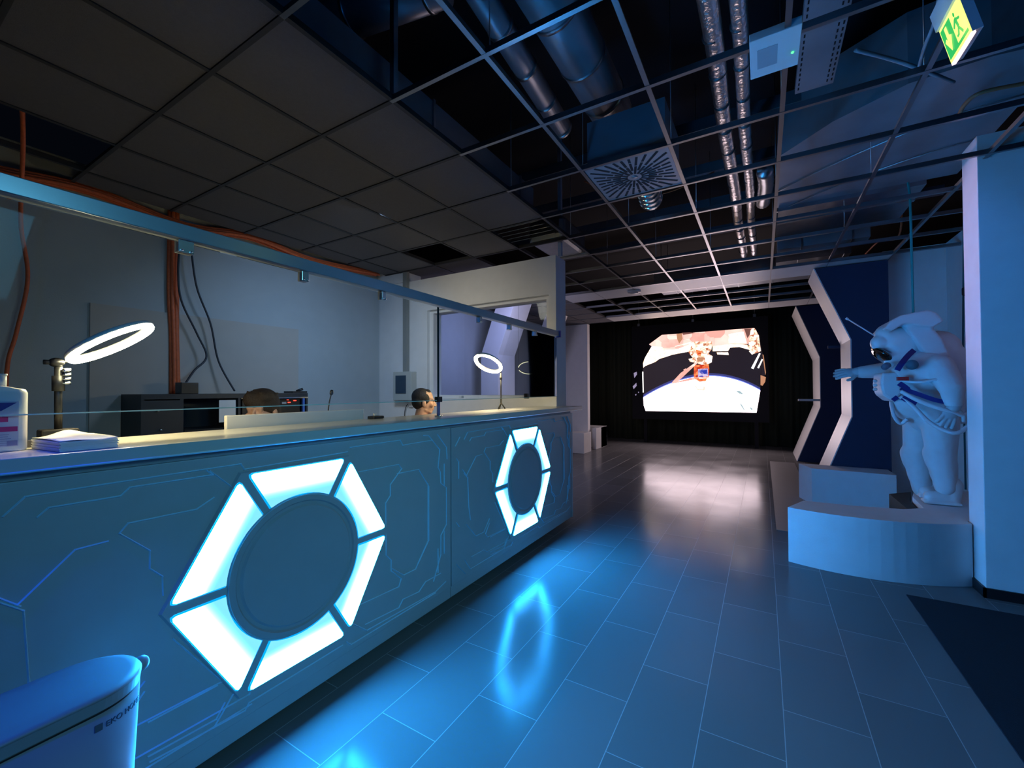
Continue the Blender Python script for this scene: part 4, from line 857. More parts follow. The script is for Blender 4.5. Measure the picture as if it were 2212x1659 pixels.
for pts, m in ((((60, 870), (105, 850), (110, 890), (70, 945)), 0), (((45, 1070), (100, 1015), (105, 1060), (60, 1110)), 0), (((125, 1150), (140, 1148), (140, 1165), (128, 1168)), 0), (((80, 1190), (100, 1180), (100, 1200), (90, 1208)), 0)):
    fl_.add([S(*p) + V((0, 0.008, 0)) for p in pts], [tuple(range(len(pts)))])
fl_.build('lit_fragments', emit('picture_fragment', (0.45, 0.38, 0.60), 0.7), scr, loc=LOCS)
for px_, k in ((1380, 0), (1497, 1), (1630, 2)):
    q = atY(px_, 712, YS + 0.06); hg = thing('screen_hanger', 'thin suspension wire above the %s of the screen' % ('left end', 'middle', 'right end')[k], 'wire', (q.x, YS + 0.06, 3.12), 'wires carrying the screen')
    MB().cyl((q.x, YS + 0.06, 3.121), (q.x, YS + 0.06, 4.1), 0.006, 6).build('steel_wire', STEEL, hg, loc=(q.x, YS + 0.06, 3.12)); MB().box((q.x - 0.03, YS + 0.03, 3.121), (q.x + 0.03, YS + 0.09, 3.19)).build('shackle', STEEL, hg, loc=(q.x, YS + 0.06, 3.12))

# white cube seats by the screen
tag(MB().box((-3.85, 8.79, 0), (-3.395, 9.25, 0.447)).build('cube_seat', WHITE, loc=(-3.6, 9, 0), bevel=0.004), 'smaller white cube seat, the nearer of the two at the end of the counter', 'seat')
tag(MB().box((-3.50, 9.60, 0), (-3.40, 10.40, 0.495)).box((-4.2, 9.96, 0), (-3.40, 10.40, 0.496)).build('bench_block', WHITE, loc=(-3.7, 10.1, 0), bevel=0.004), 'taller white bench block just behind the small white cube', 'seat')
tag(MB().prism([(0.10, 4.95, 0.001), (0.50, 4.95, 0.001), (0.50, 9.6, 0.001), (0.10, 9.6, 0.001)], (0, 0, 0.006)).build('floor_plate', mat('plate_grey', (0.16, 0.16, 0.17), 0.5), loc=(0.3, 7, 0)), 'pale grey floor plate running toward the portals', 'floor plate')

# ------------------------------------------------------------------ astronaut
AY = 4.98
def A(x, y, dy=0.0): return atY(x, y, AY + dy)
ast = thing('astronaut_figure', 'life-size white astronaut mannequin leaning forward with one arm stretched out, on the curved plinth', 'mannequin', (1.3, AY, 0.441))
AL = (1.3, AY, 0.441)
b = MB()
pel = A(2012, 892); ch = A(1990, 806); lo = A(2000, 850); nk = A(1962, 772)
b.capsule(pel + V((0, -0.07, 0)), pel + V((0, 0.07, 0)), 0.165, 0.165); b.capsule(lo, pel, 0.195, 0.18)
b.capsule(ch + V((0, -0.12, 0)), ch + V((0, 0.12, 0)), 0.185, 0.185); b.capsule(ch, lo, 0.205, 0.20); b.capsule(A(1985, 790), nk, 0.17, 0.135)
b.capsule(A(2010, 790), A(2035, 850), 0.16, 0.14)
# legs (near leg is the right-hand one in the picture)
for hx, kx, ax, dy, az in (((1988, 915), (1981, 985), (1992, 1056), 0.12, 0), ((2030, 915), (2033, 985), (2042, 1052), -0.14, 0)):
    H = A(*hx, dy); K = A(*kx, dy); An = A(*ax, dy * 1.1)
    b.capsule(H, K, 0.122, 0.094); b.capsule(K, An, 0.096, 0.070); b.capsule(K.lerp(An, 0.25), K.lerp(An, 0.6), 0.094, 0.086); b.capsule(K + V((-0.02, 0, 0.02)), K + V((-0.01, 0, -0.05)), 0.098, 0.092)
# near arm hanging, bent; far arm reaching to the corridor
s1 = A(2028, 792, -0.25); e1 = A(2056, 838, -0.36); h1 = A(2060, 868, -0.34)
b.capsule(s1, e1, 0.100, 0.080); b.capsule(e1, h1, 0.078, 0.060)
b.capsule(A(1960, 800, -0.15), A(2005, 800, -0.16), 0.10, 0.10); b.capsule(A(1975, 872, -0.05), A(2030, 876, -0.05), 0.165, 0.165)
s2 = A(1968, 800, 0.22); e2 = A(1912, 800, 0.24); h2 = A(1860, 804, 0.22)
b.capsule(s2, e2, 0.095, 0.080); b.capsule(e2, h2, 0.078, 0.058)
remesh(b.build('suit', SUIT, ast, loc=AL), 0.011, 5)
# helmet
hm = MB(); hc = A(1935, 742, 0.0); fd = (A(1885, 775) - A(1945, 735)).normalized(); up_ = V((0, 1, 0)).cross(fd); up_ = up_ if up_.z > 0 else -up_
RH = Matrix((fd, V((0, 1, 0)), up_)).transposed()
hm.ball(hc, (0.165, 0.160, 0.168), rot=RH); hm.ball(hc - fd * 0.03 - up_ * 0.03, (0.16, 0.155, 0.15), rot=RH)
hm.capsule(A(1900, 741, -0.08), A(1900, 741, 0.08), 0.068, 0.068); hm.capsule(A(1912, 722, -0.06), A(1912, 722, 0.06), 0.075, 0.075)
hm.capsule(A(1930, 775, -0.08), A(1952, 770, -0.06), 0.070, 0.10); hm.capsule(A(1926, 778, 0.08), A(1950, 772, 0.06), 0.065, 0.10)
remesh(hm.build('helmet', mat('helmet_shell', (0.70, 0.72, 0.74), 0.4), ast, loc=AL), 0.009, 5)
vz = MB(); vc = A(1905, 767, -0.03)
vd = (A(1921, 778) - A(1888, 752)).normalized(); vn = V((0, 1, 0)).cross(vd); RV = Matrix((vd, V((0, 1, 0)), vn)).transposed()
vz.ball(vc, (0.098, 0.150, 0.044), rot=RV, seg=32, rings=20).build('gold_visor', mat('visor_dark', (0.03, 0.025, 0.02), 0.04, 0.9, coat=1.0), ast, loc=AL)
# backpack with its top hood
bp_ = MB()
hood = [A(1897, 716), (A(1910, 700)), A(1930, 689), A(1985, 678), A(2004, 684), A(2018, 702), A(1995, 714), A(1965, 712), A(1938, 706), A(1912, 722)]
bp_.prism([p + V((0, -0.24, 0)) for p in hood], (0, 0.50, 0))
fl2 = [A(1938, 706), A(1985, 700), A(2018, 735), A(2035, 775), A(2000, 780), A(1978, 762)]
bp_.prism([p + V((0, -0.20, 0)) for p in fl2], (0, 0.42, 0))
for x_, y_, r_ in ((2025, 752, 0.15), (2052, 790, 0.17), (2070, 835, 0.18), (2074, 875, 0.16)):
    bp_.capsule(A(x_, y_, 0.0), A(x_, y_, 0.26), r_, r_)
bp2 = bp_.build('life_support_pack', mat('pack_cloth', (0.62, 0.63, 0.66), 0.8, bump=0.3, bscale=18), ast, loc=AL); remesh(bp2, 0.014, 4)
# chest pack
cp = MB(); cpp = [A(1903, 806), A(1942, 806), A(1945, 850), A(1926, 868), A(1905, 852), A(1900, 830)]
cp.prism([p + V((-0.03, -0.20, 0)) for p in cpp], (0, 0.32, 0)); cpo = cp.build('chest_pack', mat('pack_white', (0.68, 0.69, 0.71), 0.6), ast, loc=AL, bevel=0.018)
MB().cyl(A(1917, 789, -0.19), A(1911, 793, -0.24), 0.026, 20).build('round_connector', mat('connector_grey', (0.12, 0.14, 0.2), 0.4), ast, loc=AL)
kn = MB()
for yy in (823, 832, 841): kn.ball(A(1900, yy, -0.12) + V((-0.03, 0, 0)), 0.016)
kn.build('control_knobs', WHITE, cpo, loc=AL)
MB().cyl(A(1970, 788, -0.285), A(1970, 788, -0.325), 0.041, 28).build('round_patch', mat('patch_grey', (0.06, 0.12, 0.16), 0.6), ast, loc=AL)
MB().box(A(1946, 814, -0.30) - V((0.02, 0.01, 0.0)), A(1957, 822, -0.27) + V((0.01, 0.01, 0))).build('red_patch', RED, ast, loc=AL)
def strap(name, pts, wdt, m=STRAP, thick=0.006):
    g = MB(); pts = smoothline(pts, 6); vs = []
    for i, p in enumerate(pts):
        t = (pts[min(i + 1, len(pts) - 1)] - pts[max(i - 1, 0)]).normalized(); nn = V((0, -1, 0)); sd = t.cross(nn).normalized() * wdt / 2
        vs += [p - sd, p + sd, p + sd - nn * thick, p - sd - nn * thick]
    fs = []
    for i in range(len(pts) - 1):
        for k in range(4): l = (k + 1) % 4; fs.append((i * 4 + k, i * 4 + l, (i + 1) * 4 + l, (i + 1) * 4 + k))
    fs += [(0, 1, 2, 3), tuple(len(pts) * 4 - 4 + k for k in (3, 2, 1, 0))]
    return g.add(vs, fs).build(name, m, ast, loc=AL)
strap('navy_strap', [A(1975, 756, -0.20), A(1962, 768, -0.25), A(1948, 785, -0.29), A(1938, 800, -0.28)], 0.040)
strap('navy_strap', [A(1946, 838, -0.28), A(1985, 852, -0.32), A(2020, 864, -0.34), A(2046, 869, -0.34)], 0.034)
strap('navy_strap', [A(1942, 828, -0.28), A(1952, 834, -0.30), A(1962, 842, -0.31)], 0.040)
strap('navy_strap', [A(1950, 858, -0.29), A(1965, 866, -0.30), A(1980, 872, -0.30)], 0.045)
strap('navy_strap', [A(1930, 858, -0.26), A(1938, 864, -0.26)], 0.045)
HOSE = mat('hose_white', (0.62, 0.68, 0.72), 0.5)
def hose(pts, r=0.014): return MB().tube(smoothline(pts), r, 10).build('umbilical_hose', HOSE, ast, loc=AL)
hose([A(1943, 822, -0.27), A(1985, 826, -0.33), A(2030, 820, -0.36), A(2075, 835, -0.30)], 0.010)
hose([A(1946, 845, -0.28), A(1990, 868, -0.33), A(2040, 885, -0.36), A(2080, 896, -0.33), A(2105, 885, -0.25)], 0.017)
hose([A(1944, 856, -0.27), A(1975, 880, -0.30), A(2005, 910, -0.32), A(2045, 932, -0.34), A(2075, 933, -0.33), A(2105, 905, -0.25)], 0.016)
hose([A(1926, 868, -0.1), A(1930, 895, -0.16), A(1945, 915, -0.14), A(1960, 905, -0.16)], 0.014)
an = MB().cyl(A(1897, 730, 0.0), A(1829, 688, 0.05), 0.0055, 8); an.cyl(A(1832, 690, 0.05), A(1827, 687, 0.05), 0.011, 10).build('antenna', mat('antenna_white', (0.7, 0.7, 0.75), 0.4), ast, loc=AL)
def glove(name, W, d, u, s=1.0):      # wrist, finger direction, back-of-hand normal
    r = d.cross(u).normalized(); u = r.cross(d).normalized(); g = MB()
    g.capsule(W - d * 0.03, W + d * 0.01, 0.046 * s, 0.042 * s)
    g.ball(W + d * 0.055 * s, (0.05 * s, 0.048 * s, 0.022 * s), rot=Matrix((d, r, u)).transposed())
    for f, ln in enumerate((0.066, 0.075, 0.070, 0.056)):
        q = W + d * 0.088 * s + r * (0.023 * (f - 1.5)) * s; t = (d + r * 0.13 * (f - 1.5)).normalized(); m1 = q + t * ln * 0.5 * s - u * 0.006; m2 = m1 + t * ln * 0.5 * s - u * 0.016
        g.capsule(q, m1, 0.0135 * s, 0.0125 * s, 10); g.capsule(m1, m2, 0.0125 * s, 0.0115 * s, 10)
    q = W + d * 0.03 * s - r * 0.042 * s; m1 = q + (d * 0.6 - r * 0.8).normalized() * 0.04 * s; g.capsule(q, m1, 0.016 * s, 0.014 * s, 10); g.capsule(m1, m1 + (d * 0.9 - r * 0.3).normalized() * 0.032 * s, 0.014 * s, 0.012 * s, 10)
    return remesh(g.build(name, mat('glove_grey', (0.45, 0.52, 0.55), 0.7), ast, loc=AL), 0.0055, 3)
glove('glove', h2 + V((-0.02, 0, 0)), V((-1, -0.05, -0.03)).normalized(), V((0.1, -0.75, 0.65)).normalized(), 1.15)
glove('glove', h1 + V((0.0, 0, -0.03)), V((-0.35, -0.1, -1)).normalized(), V((0.2, -1, 0.1)).normalized(), 1.1)
def boot(toe, heel, z0):
    g = MB(); T = V((toe.x, toe.y, z0 + 0.045)); Hh = V((heel.x, heel.y, z0 + 0.05)); T.z += 0.012; Hh.z += 0.012; g.capsule(T, Hh, 0.050, 0.056); g.capsule(Hh, Hh + V((0, 0, 0.10)), 0.062, 0.075)
    g.box((min(T.x, Hh.x) - 0.05, min(T.y, Hh.y) - 0.045, z0 + 0.004), (max(T.x, Hh.x) + 0.05, max(T.y, Hh.y) + 0.045, z0 + 0.03)); return g
an1 = A(1996, 1055, 0.11); an2 = A(2043, 1052, -0.13)
remesh(boot(V((an2.x - 0.10, an2.y - 0.03, 0)), V((an2.x + 0.03, an2.y, 0)), 0.441).build('boot', mat('boot_white', (0.7, 0.7, 0.7), 0.5), ast, loc=AL), 0.01, 3)
remesh(boot(V((an1.x + 0.0, an1.y - 0.05, 0)), V((an1.x + 0.09, an1.y + 0.04, 0)), 0.441).build('boot', MATS['boot_white'], ast, loc=AL), 0.01, 3)

# ropes in the alcove
q0 = atY(1966, 436, 5.05); q1 = atY(1973, 684, 5.05)
tag(MB().tube(smoothline([V((q1.x - 0.02, 5.05, 3.25)), q0, q0.lerp(q1, 0.5), q1]), 0.0095, 8).build('hanging_rope', mat('rope_teal', (0.02, 0.30, 0.30), 0.7), loc=q0), 'teal rope from the ceiling holding the astronaut', 'rope')
q0 = atY(2082, 500, 5.6); q1 = atY(2080, 770, 5.6)
rp = thing('extension_cable', 'dark cord with small black plug beside the right-hand pillar', 'cord', q0)
MB().tube([V((q0.x, 5.6, 3.3)), q0, q1, V((q1.x, 5.6, 0.45))], 0.007, 6).build('cord', mat('cord_teal', (0.01, 0.10, 0.13), 0.6), rp, loc=q0)
q = atY(2083, 624, 5.6); MB().capsule(q, q + V((0, 0, -0.05)), 0.018, 0.018).build('plug', BLACK, rp, loc=q0)

# ------------------------------------------------------------------ services above the open ceiling grid
def rings_of(mb, a, b, r, step, w_=0.012):
    a = V(a); b = V(b); L_ = (b - a).length; d = (b - a) / L_; k = step / 2
    while k < L_: mb.cyl(a + d * (k - w_), a + d * (k + w_), r, 24); k += step
def spiral(name, a, b, r, label, step=0.28, group='round spiral ducts above the grid'):
    t = thing(name, label, 'duct', a, group)
    MB().cyl(a, b, r, 28).build('duct_tube', DUCT, t, loc=a)
    g = MB(); rings_of(g, a, b, r + 0.006, step); g.build('joint_bands', STEEL, t, loc=a)
    return t
za = 3.5
pa0 = atZ(1045, 0, za); pa1 = atZ(1205, 262, za); da = (pa1 - pa0)
spiral('round_duct', pa0 - da * 0.6, pa1 + da * 0.1, 0.075, 'narrow round spiral duct above the grid, left of the wide one', 0.35)
zb = 3.55
pb0 = atZ(1190, 0, zb); pb1 = atZ(1312, 225, zb); db = (pb1 - pb0)
spiral('round_duct', pb0 - db * 0.6, pb1 + db * 0.12, 0.15, 'wide round spiral duct ending at the air outlet box', 0.42)
# left duct heading up over the counter
pc0 = atZ(700, -20, 3.55); pc1 = atZ(935, -5, 3.55); pc0 = atZ(690, 60, 3.6)
spiral('round_duct', pc0, atZ(960, -40, 3.6), 0.11, 'dark round duct crossing above the edge of the tiled ceiling', 0.5)
# air outlet with radial slots
X0, Y0, X1_, Y1_ = -1.075, 2.815, -0.505, 3.385
pl = thing('air_outlet', 'square ceiling air outlet with radial slots and a box above it', 'air outlet', ((X0 + X1_) / 2, (Y0 + Y1_) / 2, CZ))
PLC = ((X0 + X1_) / 2, (Y0 + Y1_) / 2, CZ)
MB().box((X0 + 0.02, Y0 + 0.02, CZ + 0.03), (X1_ - 0.02, Y1_ - 0.02, 3.30)).build('plenum_box', mat('plenum_blue_grey', (0.30, 0.32, 0.38), 0.45, 0.3), pl, loc=PLC)
MB().box((X0, Y0, CZ + 0.0045), (X1_, Y1_, CZ + 0.012)).build('face_plate', TEEW, pl, loc=PLC)
sl = MB(); cc = V(((X0 + X1_) / 2, (Y0 + Y1_) / 2, CZ + 0.003))
for k in range(32):
    a = 2 * PI * (k + 0.5) / 32; d = V((math.cos(a), math.sin(a), 0)); sdw = V((-d.y, d.x, 0)) * 0.0085
    lim = 0.262 / max(abs(d.x), abs(d.y)); r0, r1 = (0.05, 0.155) if k % 2 else (0.10, 0.20)
    for ra, rb in ((r0, r1), (r1 + 0.012, lim)):
        if rb - ra > 0.02: sl.prism([cc + d * ra - sdw, cc + d * rb - sdw, cc + d * rb + sdw, cc + d * ra + sdw], (0, 0, 0.001))
sl.build('radial_slots', SOOT, pl, loc=PLC)
MB().cyl(cc + V((0, 0, -0.001)), cc + V((0, 0, 0.001)), 0.022, 20).build('center_cap', TEEW, pl, loc=PLC)
qa = V((-0.80, 3.39, 3.16)); qb = V((-0.86, 3.95, 3.14))
t = thing('spigot_duct', 'short shiny ribbed duct sticking out beyond the air outlet', 'duct', qa)
MB().cyl(qa, qb, 0.10, 28).build('duct_tube', STEEL, t, loc=qa); g = MB(); rings_of(g, qa, qb, 0.106, 0.08, 0.006); g.build('ribs', CHROME, t, loc=qa)
# two foil wrapped pipes
for (xa, xb, r_, lb) in ((1527, 1596, 0.050, 'left-hand crinkled foil-wrapped pipe running toward the screen'), (1592, 1622, 0.042, 'right-hand crinkled foil-wrapped pipe running toward the screen')):
    f0 = atZ(xa, 0, 3.4); xx = f0.x
    t = thing('foil_pipe', lb, 'pipe', (xx, 2, 3.4), 'foil-wrapped pipes above the grid')
    g = MB(); N = 150; pts = []; rs = []
    for i in range(N + 1):
        y = 0.8 + 6.3 * i / N; pts.append(V((xx + 0.006 * math.sin(y * 3), y, 3.4 + 0.006 * math.sin(y * 2.3)))); rs.append(r_ * (1 + 0.07 * noise.noise(V((y * 9, xa, 0)))))
    g.tube(pts, rs, 18).build('foil_sleeve', FOIL, t, loc=(xx, 2, 3.4))
    g = MB(); k = 0.95
    while k < 7.0: g.cyl((xx, k - 0.006, 3.4), (xx, k + 0.006, 3.4), r_ * 1.06, 18); k += 0.33
    g.build('wire_ties', mat('tie_dark', (0.10, 0.10, 0.11), 0.4, 0.6), t, loc=(xx, 2, 3.4))
# perforated cable tray
t0 = atZ(1740, 0, 3.4); t1 = atZ(1840, 0, 3.4); tx0, tx1 = t0.x, t1.x
ty = thing('cable_tray', 'perforated metal cable tray above the grid', 'cable tray', (tx0, 3, 3.4))
g = MB().box((tx0, 1.2, 3.4), (tx1, 3.42, 3.403)).box((tx0 - 0.002, 1.2, 3.4), (tx0, 3.42, 3.45)).box((tx1, 1.2, 3.4), (tx1 + 0.002, 3.42, 3.45)); g.build('tray_pan', DUCT, ty, loc=(tx0, 3, 3.4))
g = MB()
for i in range(44):
    y = 1.25 + 0.049 * i
    for x in (tx1 - 0.012, tx1 - 0.035, tx0 + 0.015): g.box((x - 0.004, y, 3.3985), (x + 0.004, y + 0.026, 3.3998))
g.build('slots', SOOT, ty, loc=(tx0, 3, 3.4))
# big flat duct on the right
bd = thing('wide_duct', 'very wide flat metal duct with a curved bend above the alcove', 'duct', (0.8, 5, 3.25))
q = [(0.14, 4.05), (0.45, 3.72), (0.80, 3.50), (1.15, 3.46), (1.5, 3.50), (1.5, 5.2), (0.14, 5.2)]
MB().prism([(x, y, 3.30) for x, y in q], (0, 0, 0.45)).build('bend_section', DUCT, bd, loc=(0.8, 5, 3.25))
arc1 = [(0.14 + 1.36 * t, 4.75 - 0.75 * math.sin(t * PI / 2), 3.292) for t in [i / 16 for i in range(17)]]
MB().tube(arc1, 0.006, 6).tube([(x, y + 0.55, z) for x, y, z in arc1], 0.006, 6).build('curved_seams', STEEL, bd, loc=(0.8, 5, 3.25))
MB().box((0.16, 5.2, 3.26), (1.30, 6.1, 3.7)).box((0.155, 5.55, 3.25), (1.305, 5.60, 3.71)).build('straight_section', STEEL, bd, loc=(0.8, 5, 3.25))
for i, (y0, z0, x1, m, lb) in enumerate(((6.35, 3.18, 1.1, DUCT, 'first narrow duct crossing beyond the wide duct'), (6.9, 3.16, 1.0, STEEL, 'second narrow duct crossing beyond the wide duct'), (7.5, 3.22, 0.9, STEEL, 'shiny duct crossing just behind the white ceiling strip'), (8.1, 3.2, 0.9, DUCT, 'farthest narrow duct crossing near the screen'))):
    xl_ = 0.18 if i < 2 else -1.6
    t = thing('cross_duct', lb, 'duct', (0.5, y0, z0), 'narrow ducts crossing above the grid')
    MB().box((xl_, y0, z0), (x1, y0 + 0.26, z0 + 0.22)).build('duct_body', m, t, loc=(0.5, y0, z0))
    g = MB(); x = xl_ + 0.25
    while x < x1: g.box((x, y0 - 0.006, z0 - 0.006), (x + 0.018, y0 + 0.266, z0 + 0.226)); x += 0.5
    g.build('flanges', STEEL, t, loc=(0.5, y0, z0))
    for x in (xl_ + 0.1, x1 - 0.1): MB().cyl((x, y0 + 0.13, z0 + 0.22), (x, y0 + 0.13, 4.1), 0.005, 6).build('hanger_rod', STEEL, t, loc=(x, y0, z0))
t = thing('flexible_duct', 'pale flexible duct end beside the wide duct', 'duct', (0.08, 4.6, 3.3)); g = MB(); pts = [V((0.035 + 0.012 * math.sin(i * 0.3), 4.3 + 0.06 * i, 3.33 + 0.004 * i)) for i in range(16)]
g.tube(pts, [0.062 + 0.006 * (i % 2) for i in range(16)], 16).build('flexible_sleeve', STEEL, t, loc=(0.08, 4.6, 3.3))
# long rectangular duct over the edge of the tiled field
ld = thing('long_duct', 'long rectangular duct with rounded end above the edge of the tiled ceiling', 'duct', (-1.9, 3, 3.0))
MB().prism([(-1.76, 0.2, 3.0), (-1.76, 0.2, 3.22), (-2.20, 0.2, 3.22), (-2.20, 0.2, 3.0)], (0, 3.15, 0)).build("duct_body", DUCT, ld, loc=(-1.9, 3, 3.0))
g = MB().box((-2.16, 3.97, 2.975), (-1.74, 4.62, 3.22)); g.build('drop_section', STEEL, ld, loc=(-1.9, 3, 3.0), bevel=0.05)
g = MB()
for y in (0.9, 2.0, 3.1): g.box((-2.21, y, 2.99), (-1.75, y + 0.02, 3.23))
g.build('flanges', STEEL, ld, loc=(-1.9, 3, 3.0))
lv = thing('louvre_grille', 'shiny slatted grille in the open cells above the partition', 'grille', (-1.99, 3.7, 2.99))
for i in range(5): y = 3.44 + i * 0.09; MB().prism([(-2.26, y, 2.962), (-2.26, y + 0.06, 2.990), (-2.26, y + 0.062, 2.987), (-2.26, y + 0.003, 2.959)], (0.5, 0, 0)).build('slat', STEEL, lv, loc=(-1.99, 3.7, 2.99))
# hangers
for x, xn in ((-1.69, 'along the edge of the tiled field'), (-1.09, 'on the runner left of the air outlet'), (-0.49, 'on the runner right of the air outlet'), (0.11, 'on the runner under the white emergency box'), (0.71, 'on the rightmost runner')):
    for y, yn in ((1.6, 'nearest'), (2.8, 'second'), (4.0, 'third'), (5.2, 'farthest')):
        if (x, y) in ((-1.69, 1.6),): continue
        tag(MB().cyl((x, y + 0.04, CZ + 0.039), (x, y + 0.04, 4.1), 0.003, 6).build('hanger_wire', STEEL, loc=(x, y, CZ)), yn + ' thin ceiling wire ' + xn, 'wire', 'thin wires carrying the open ceiling grid')
tag(MB().box((-1.705, 1.595, CZ + 0.039), (-1.675, 1.625, 4.1)).build('support_post', STEEL, loc=(-1.69, 1.6, 3)), 'slim metal post rising from the edge of the tiled ceiling, upper left of centre', 'post')
q = atY(1209, 552, 4.10); tag(MB().box((q.x - 0.02, 4.10, 2.831), (q.x + 0.016, 4.14, 4.1)).build('support_post', mat('post_paint', (0.35, 0.42, 0.55), 0.5), loc=q), 'slim blue-grey post standing on the corner of the office partition', 'post')
# long joists above the grid running across
for i, y in enumerate((3.9, 4.7, 5.6, 6.6)):
    tag(MB().box((-4.4, y, 3.62), (1.8, y + 0.06, 3.72)).build('ceiling_joist', mat('joist_dark', (0.10, 0.10, 0.12), 0.7), loc=(-1, y, 3.6)), ('nearest', 'second', 'third', 'farthest')[i] + ' dark steel joist crossing above the ceiling grid', 'joist', 'dark steel joists above the grid')
cable('orange_cable', [(-1.6, 4.2, 3.61), (-1.2, 4.35, 3.40), (-0.8, 4.5, 3.42), (-0.4, 4.705, 3.61)], 0.006, ORANGE, 'thin orange cable looping above the open ceiling grid')
cable('grey_cable', [atZ(1848, 108, 3.2), atZ(1925, 128, 3.2), atZ(1990, 150, 3.15), atZ(2060, 178, 3.2)], 0.010, mat('cable_grey', (0.25, 0.3, 0.35), 0.5), 'grey cable crossing the dark ceiling left of the exit sign')
cable('grey_cable', [atZ(1984, 150, 3.05), atZ(1998, 100, 3.05), atZ(2018, 50, 3.05), atZ(2028, 0, 3.05), atZ(2035, -60, 3.05)], 0.008, MATS['cable_grey'], 'grey cable hanging down beside the exit sign')
cable('brown_pipe', [atZ(2070, 252, 3.18), atZ(2085, 225, 3.2), atZ(2120, 200, 3.2), atZ(2215, 180, 3.2)], 0.012, mat('pipe_brown', (0.35, 0.15, 0.07), 0.5), 'thin brown pipe curving above the right-hand pillar', 'pipe')
cable('orange_cable', [V((atZ(1945, 500, 3.2).x, atZ(1945, 500, 3.2).y, 4.1)), atZ(1945, 500, 3.2), atZ(1900, 520, 3.2), atZ(1870, 548, 3.2)], 0.010, ORANGE, 'short orange cable dangling above the slanted portals')
# smoke detector on the white strip
q = atZ(1370, 628, CZ); sm = thing('smoke_detector', 'round white detector under the first white ceiling strip', 'smoke detector', q)
MB().cyl(V((q.x, q.y, CZ - 0.005)), V((q.x, q.y, CZ - 0.03)), 0.10, 28).build('detector_body', WHITE, sm, loc=q); MB().cyl(V((q.x, q.y, CZ - 0.0305)), V((q.x, q.y, CZ - 0.045)), 0.06, 24).build('detector_cap', WHITE, sm, loc=q)
# emergency unit with green LED
ex0, ex1, ey0, ey1 = -0.035, 0.162, 2.145, 2.41
em = thing('emergency_unit', 'flat white box with green light hanging in the open ceiling grid', 'emergency light', ((ex0 + ex1) / 2, (ey0 + ey1) / 2, 2.9)); EL = ((ex0 + ex1) / 2, 2.28, 2.95)
MB().box((ex0, ey0, 2.948), (ex1, ey1, 2.985)).build('unit_body', WHITE, em, loc=EL, bevel=0.003)
MB().box((ex0 + 0.03, ey0 + 0.07, 2.9465), (ex0 + 0.11, ey0 + 0.20, 2.9475)).build('grey_label', mat('label_grey', (0.35, 0.37, 0.40), 0.6), em, loc=EL)
q = atZ(1712, 113, 2.947); MB().cyl((q.x, q.y, 2.9478), (q.x, q.y, 2.944), 0.005, 12).build('green_led', emit('led_green_bright', (0.05, 1.0, 0.15), 4), em, loc=EL)
MB().box((q.x - 0.01, ey1 - 0.06, 2.986), (q.x + 0.01, ey1 - 0.04, 3.1)).build('mount_tab', STEEL, em, loc=EL)

# exit sign, top right
bl_ = atZ(2055, 138, 2.70); br_ = None
def on_plane(px_, py_, o, n_): r = ray(px_, py_); return CAMP + r * ((o - CAMP).dot(n_) / r.dot(n_))
e1 = V((0.02, -1, 0)).normalized(); 
best = None
for i in range(181):       # tilt of the sign so that its short edge matches
    a = math.radians(i); e2 = V((math.cos(a) * -1, 0, math.sin(a))); p = bl_ + e2 * 0.14; v = p - CAMP
    sx = CX + v.dot(RIGHT) / v.dot(FWD) * F; sy = CY - v.dot(UP) / v.dot(FWD) * F; dd = (sx - 2033) ** 2 + (sy - 80) ** 2
    if best is None or dd < best[0]: best = (dd, e2)
e2 = best[1]; nS = e1.cross(e2).normalized()
if nS.dot(CAMP - bl_) < 0: nS = -nS
LS = 0.175; es_ = thing('exit_sign', 'glowing green and yellow exit sign with arrow hanging at the upper right', 'sign', bl_)
def E(u, v, h=0.0): return bl_ + e1 * u * LS + e2 * v * 0.15 + nS * h
MB().prism([E(0, 0, -0.004), E(1, 0, -0.004), E(1, 1.0, -0.004), E(0, 1.0, -0.004)], nS * -0.03).build('sign_housing', mat('sign_housing', (0.5, 0.52, 0.6), 0.5), es_, loc=bl_)
MB().prism([E(0, 1.0, -0.05), E(1, 1.0, -0.05), E(1, 1.5, -0.05), E(0, 1.5, -0.05)], nS * 0.06).build('upper_housing', MATS['sign_housing'], es_, loc=bl_)
YEL = emit('sign_yellow', (0.85, 1.0, 0.22), 1.3); GRN = emit('sign_green', (0.03, 0.62, 0.12), 0.9); EDG = emit('sign_edge', (1.0, 0.80, 0.9), 1.4)
face = MB().prism([E(0, 0, 0), E(1, 0, 0), E(1, 1, 0), E(0, 1, 0)], nS * -0.0035).build('lit_face', YEL, es_, loc=bl_)
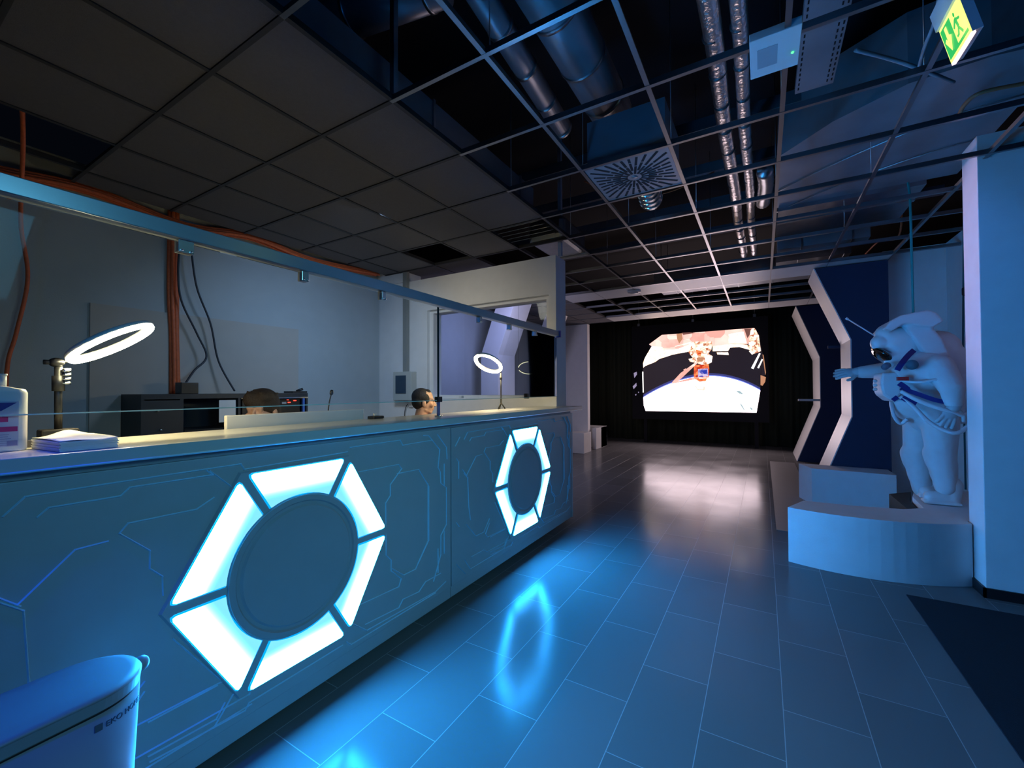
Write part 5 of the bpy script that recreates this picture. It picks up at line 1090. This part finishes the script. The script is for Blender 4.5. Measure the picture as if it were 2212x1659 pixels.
MB().prism([E(0.04, 0.08, 0.0004), E(0.50, 0.08, 0.0004), E(0.50, 0.92, 0.0004), E(0.04, 0.92, 0.0004)], nS * 0.0008).prism([E(0.50, 0.08, 0.0004), E(0.96, 0.08, 0.0004), E(0.96, 0.16, 0.0004), E(0.50, 0.16, 0.0004)], nS * 0.0008).build('green_field', GRN, face, loc=bl_)
g = MB()
g.prism([E(0.22, 0.85, 0.002), E(0.32, 0.85, 0.002), E(0.32, 0.45, 0.002), E(0.22, 0.45, 0.002)], nS * 0.0008)
g.prism([E(0.27, 0.18, 0.0031), E(0.12, 0.52, 0.0031), E(0.19, 0.58, 0.0031), E(0.27, 0.40, 0.0031)], nS * 0.0008); g.prism([E(0.27, 0.18, 0.0031), E(0.27, 0.40, 0.0031), E(0.35, 0.58, 0.0031), E(0.42, 0.52, 0.0031)], nS * 0.0008)
g.build('down_arrow', YEL, face, loc=bl_)
g = MB()       # running figure
g.prism([E(0.70 + 0.03 * math.cos(t * PI / 4), 0.80 + 0.06 * math.sin(t * PI / 4), 0.002) for t in range(8)], nS * 0.0008)
for pl_ in (((0.66, 0.70), (0.73, 0.72), (0.76, 0.45), (0.70, 0.42)), ((0.74, 0.45), (0.70, 0.42), (0.80, 0.20), (0.84, 0.24)), ((0.70, 0.45), (0.74, 0.42), (0.66, 0.26), (0.58, 0.26), (0.58, 0.31), (0.63, 0.32)), ((0.70, 0.70), (0.72, 0.62), (0.84, 0.56), (0.86, 0.62)), ((0.66, 0.70), (0.68, 0.62), (0.58, 0.50), (0.55, 0.55))):
    g.prism([E(u, v, 0.002) for u, v in pl_], nS * 0.0008)
g.build('running_figure', GRN, face, loc=bl_)
MB().prism([E(0, -0.06, 0.0), E(1, -0.06, 0.0), E(1, -0.002, 0.0), E(0, -0.002, 0.0)], nS * -0.012).build('bright_edge', EDG, es_, loc=bl_)
hp_ = E(0.5, 1.5, -0.02); MB().cyl(hp_, V((hp_.x, hp_.y, 4.1)), 0.006, 8).build('hanging_rod', STEEL, es_, loc=bl_)
light('green_sign_glow', 'POINT', E(0.5, 0.5, 0.06), 0.25, (0.7, 1.0, 0.2), 0.05)
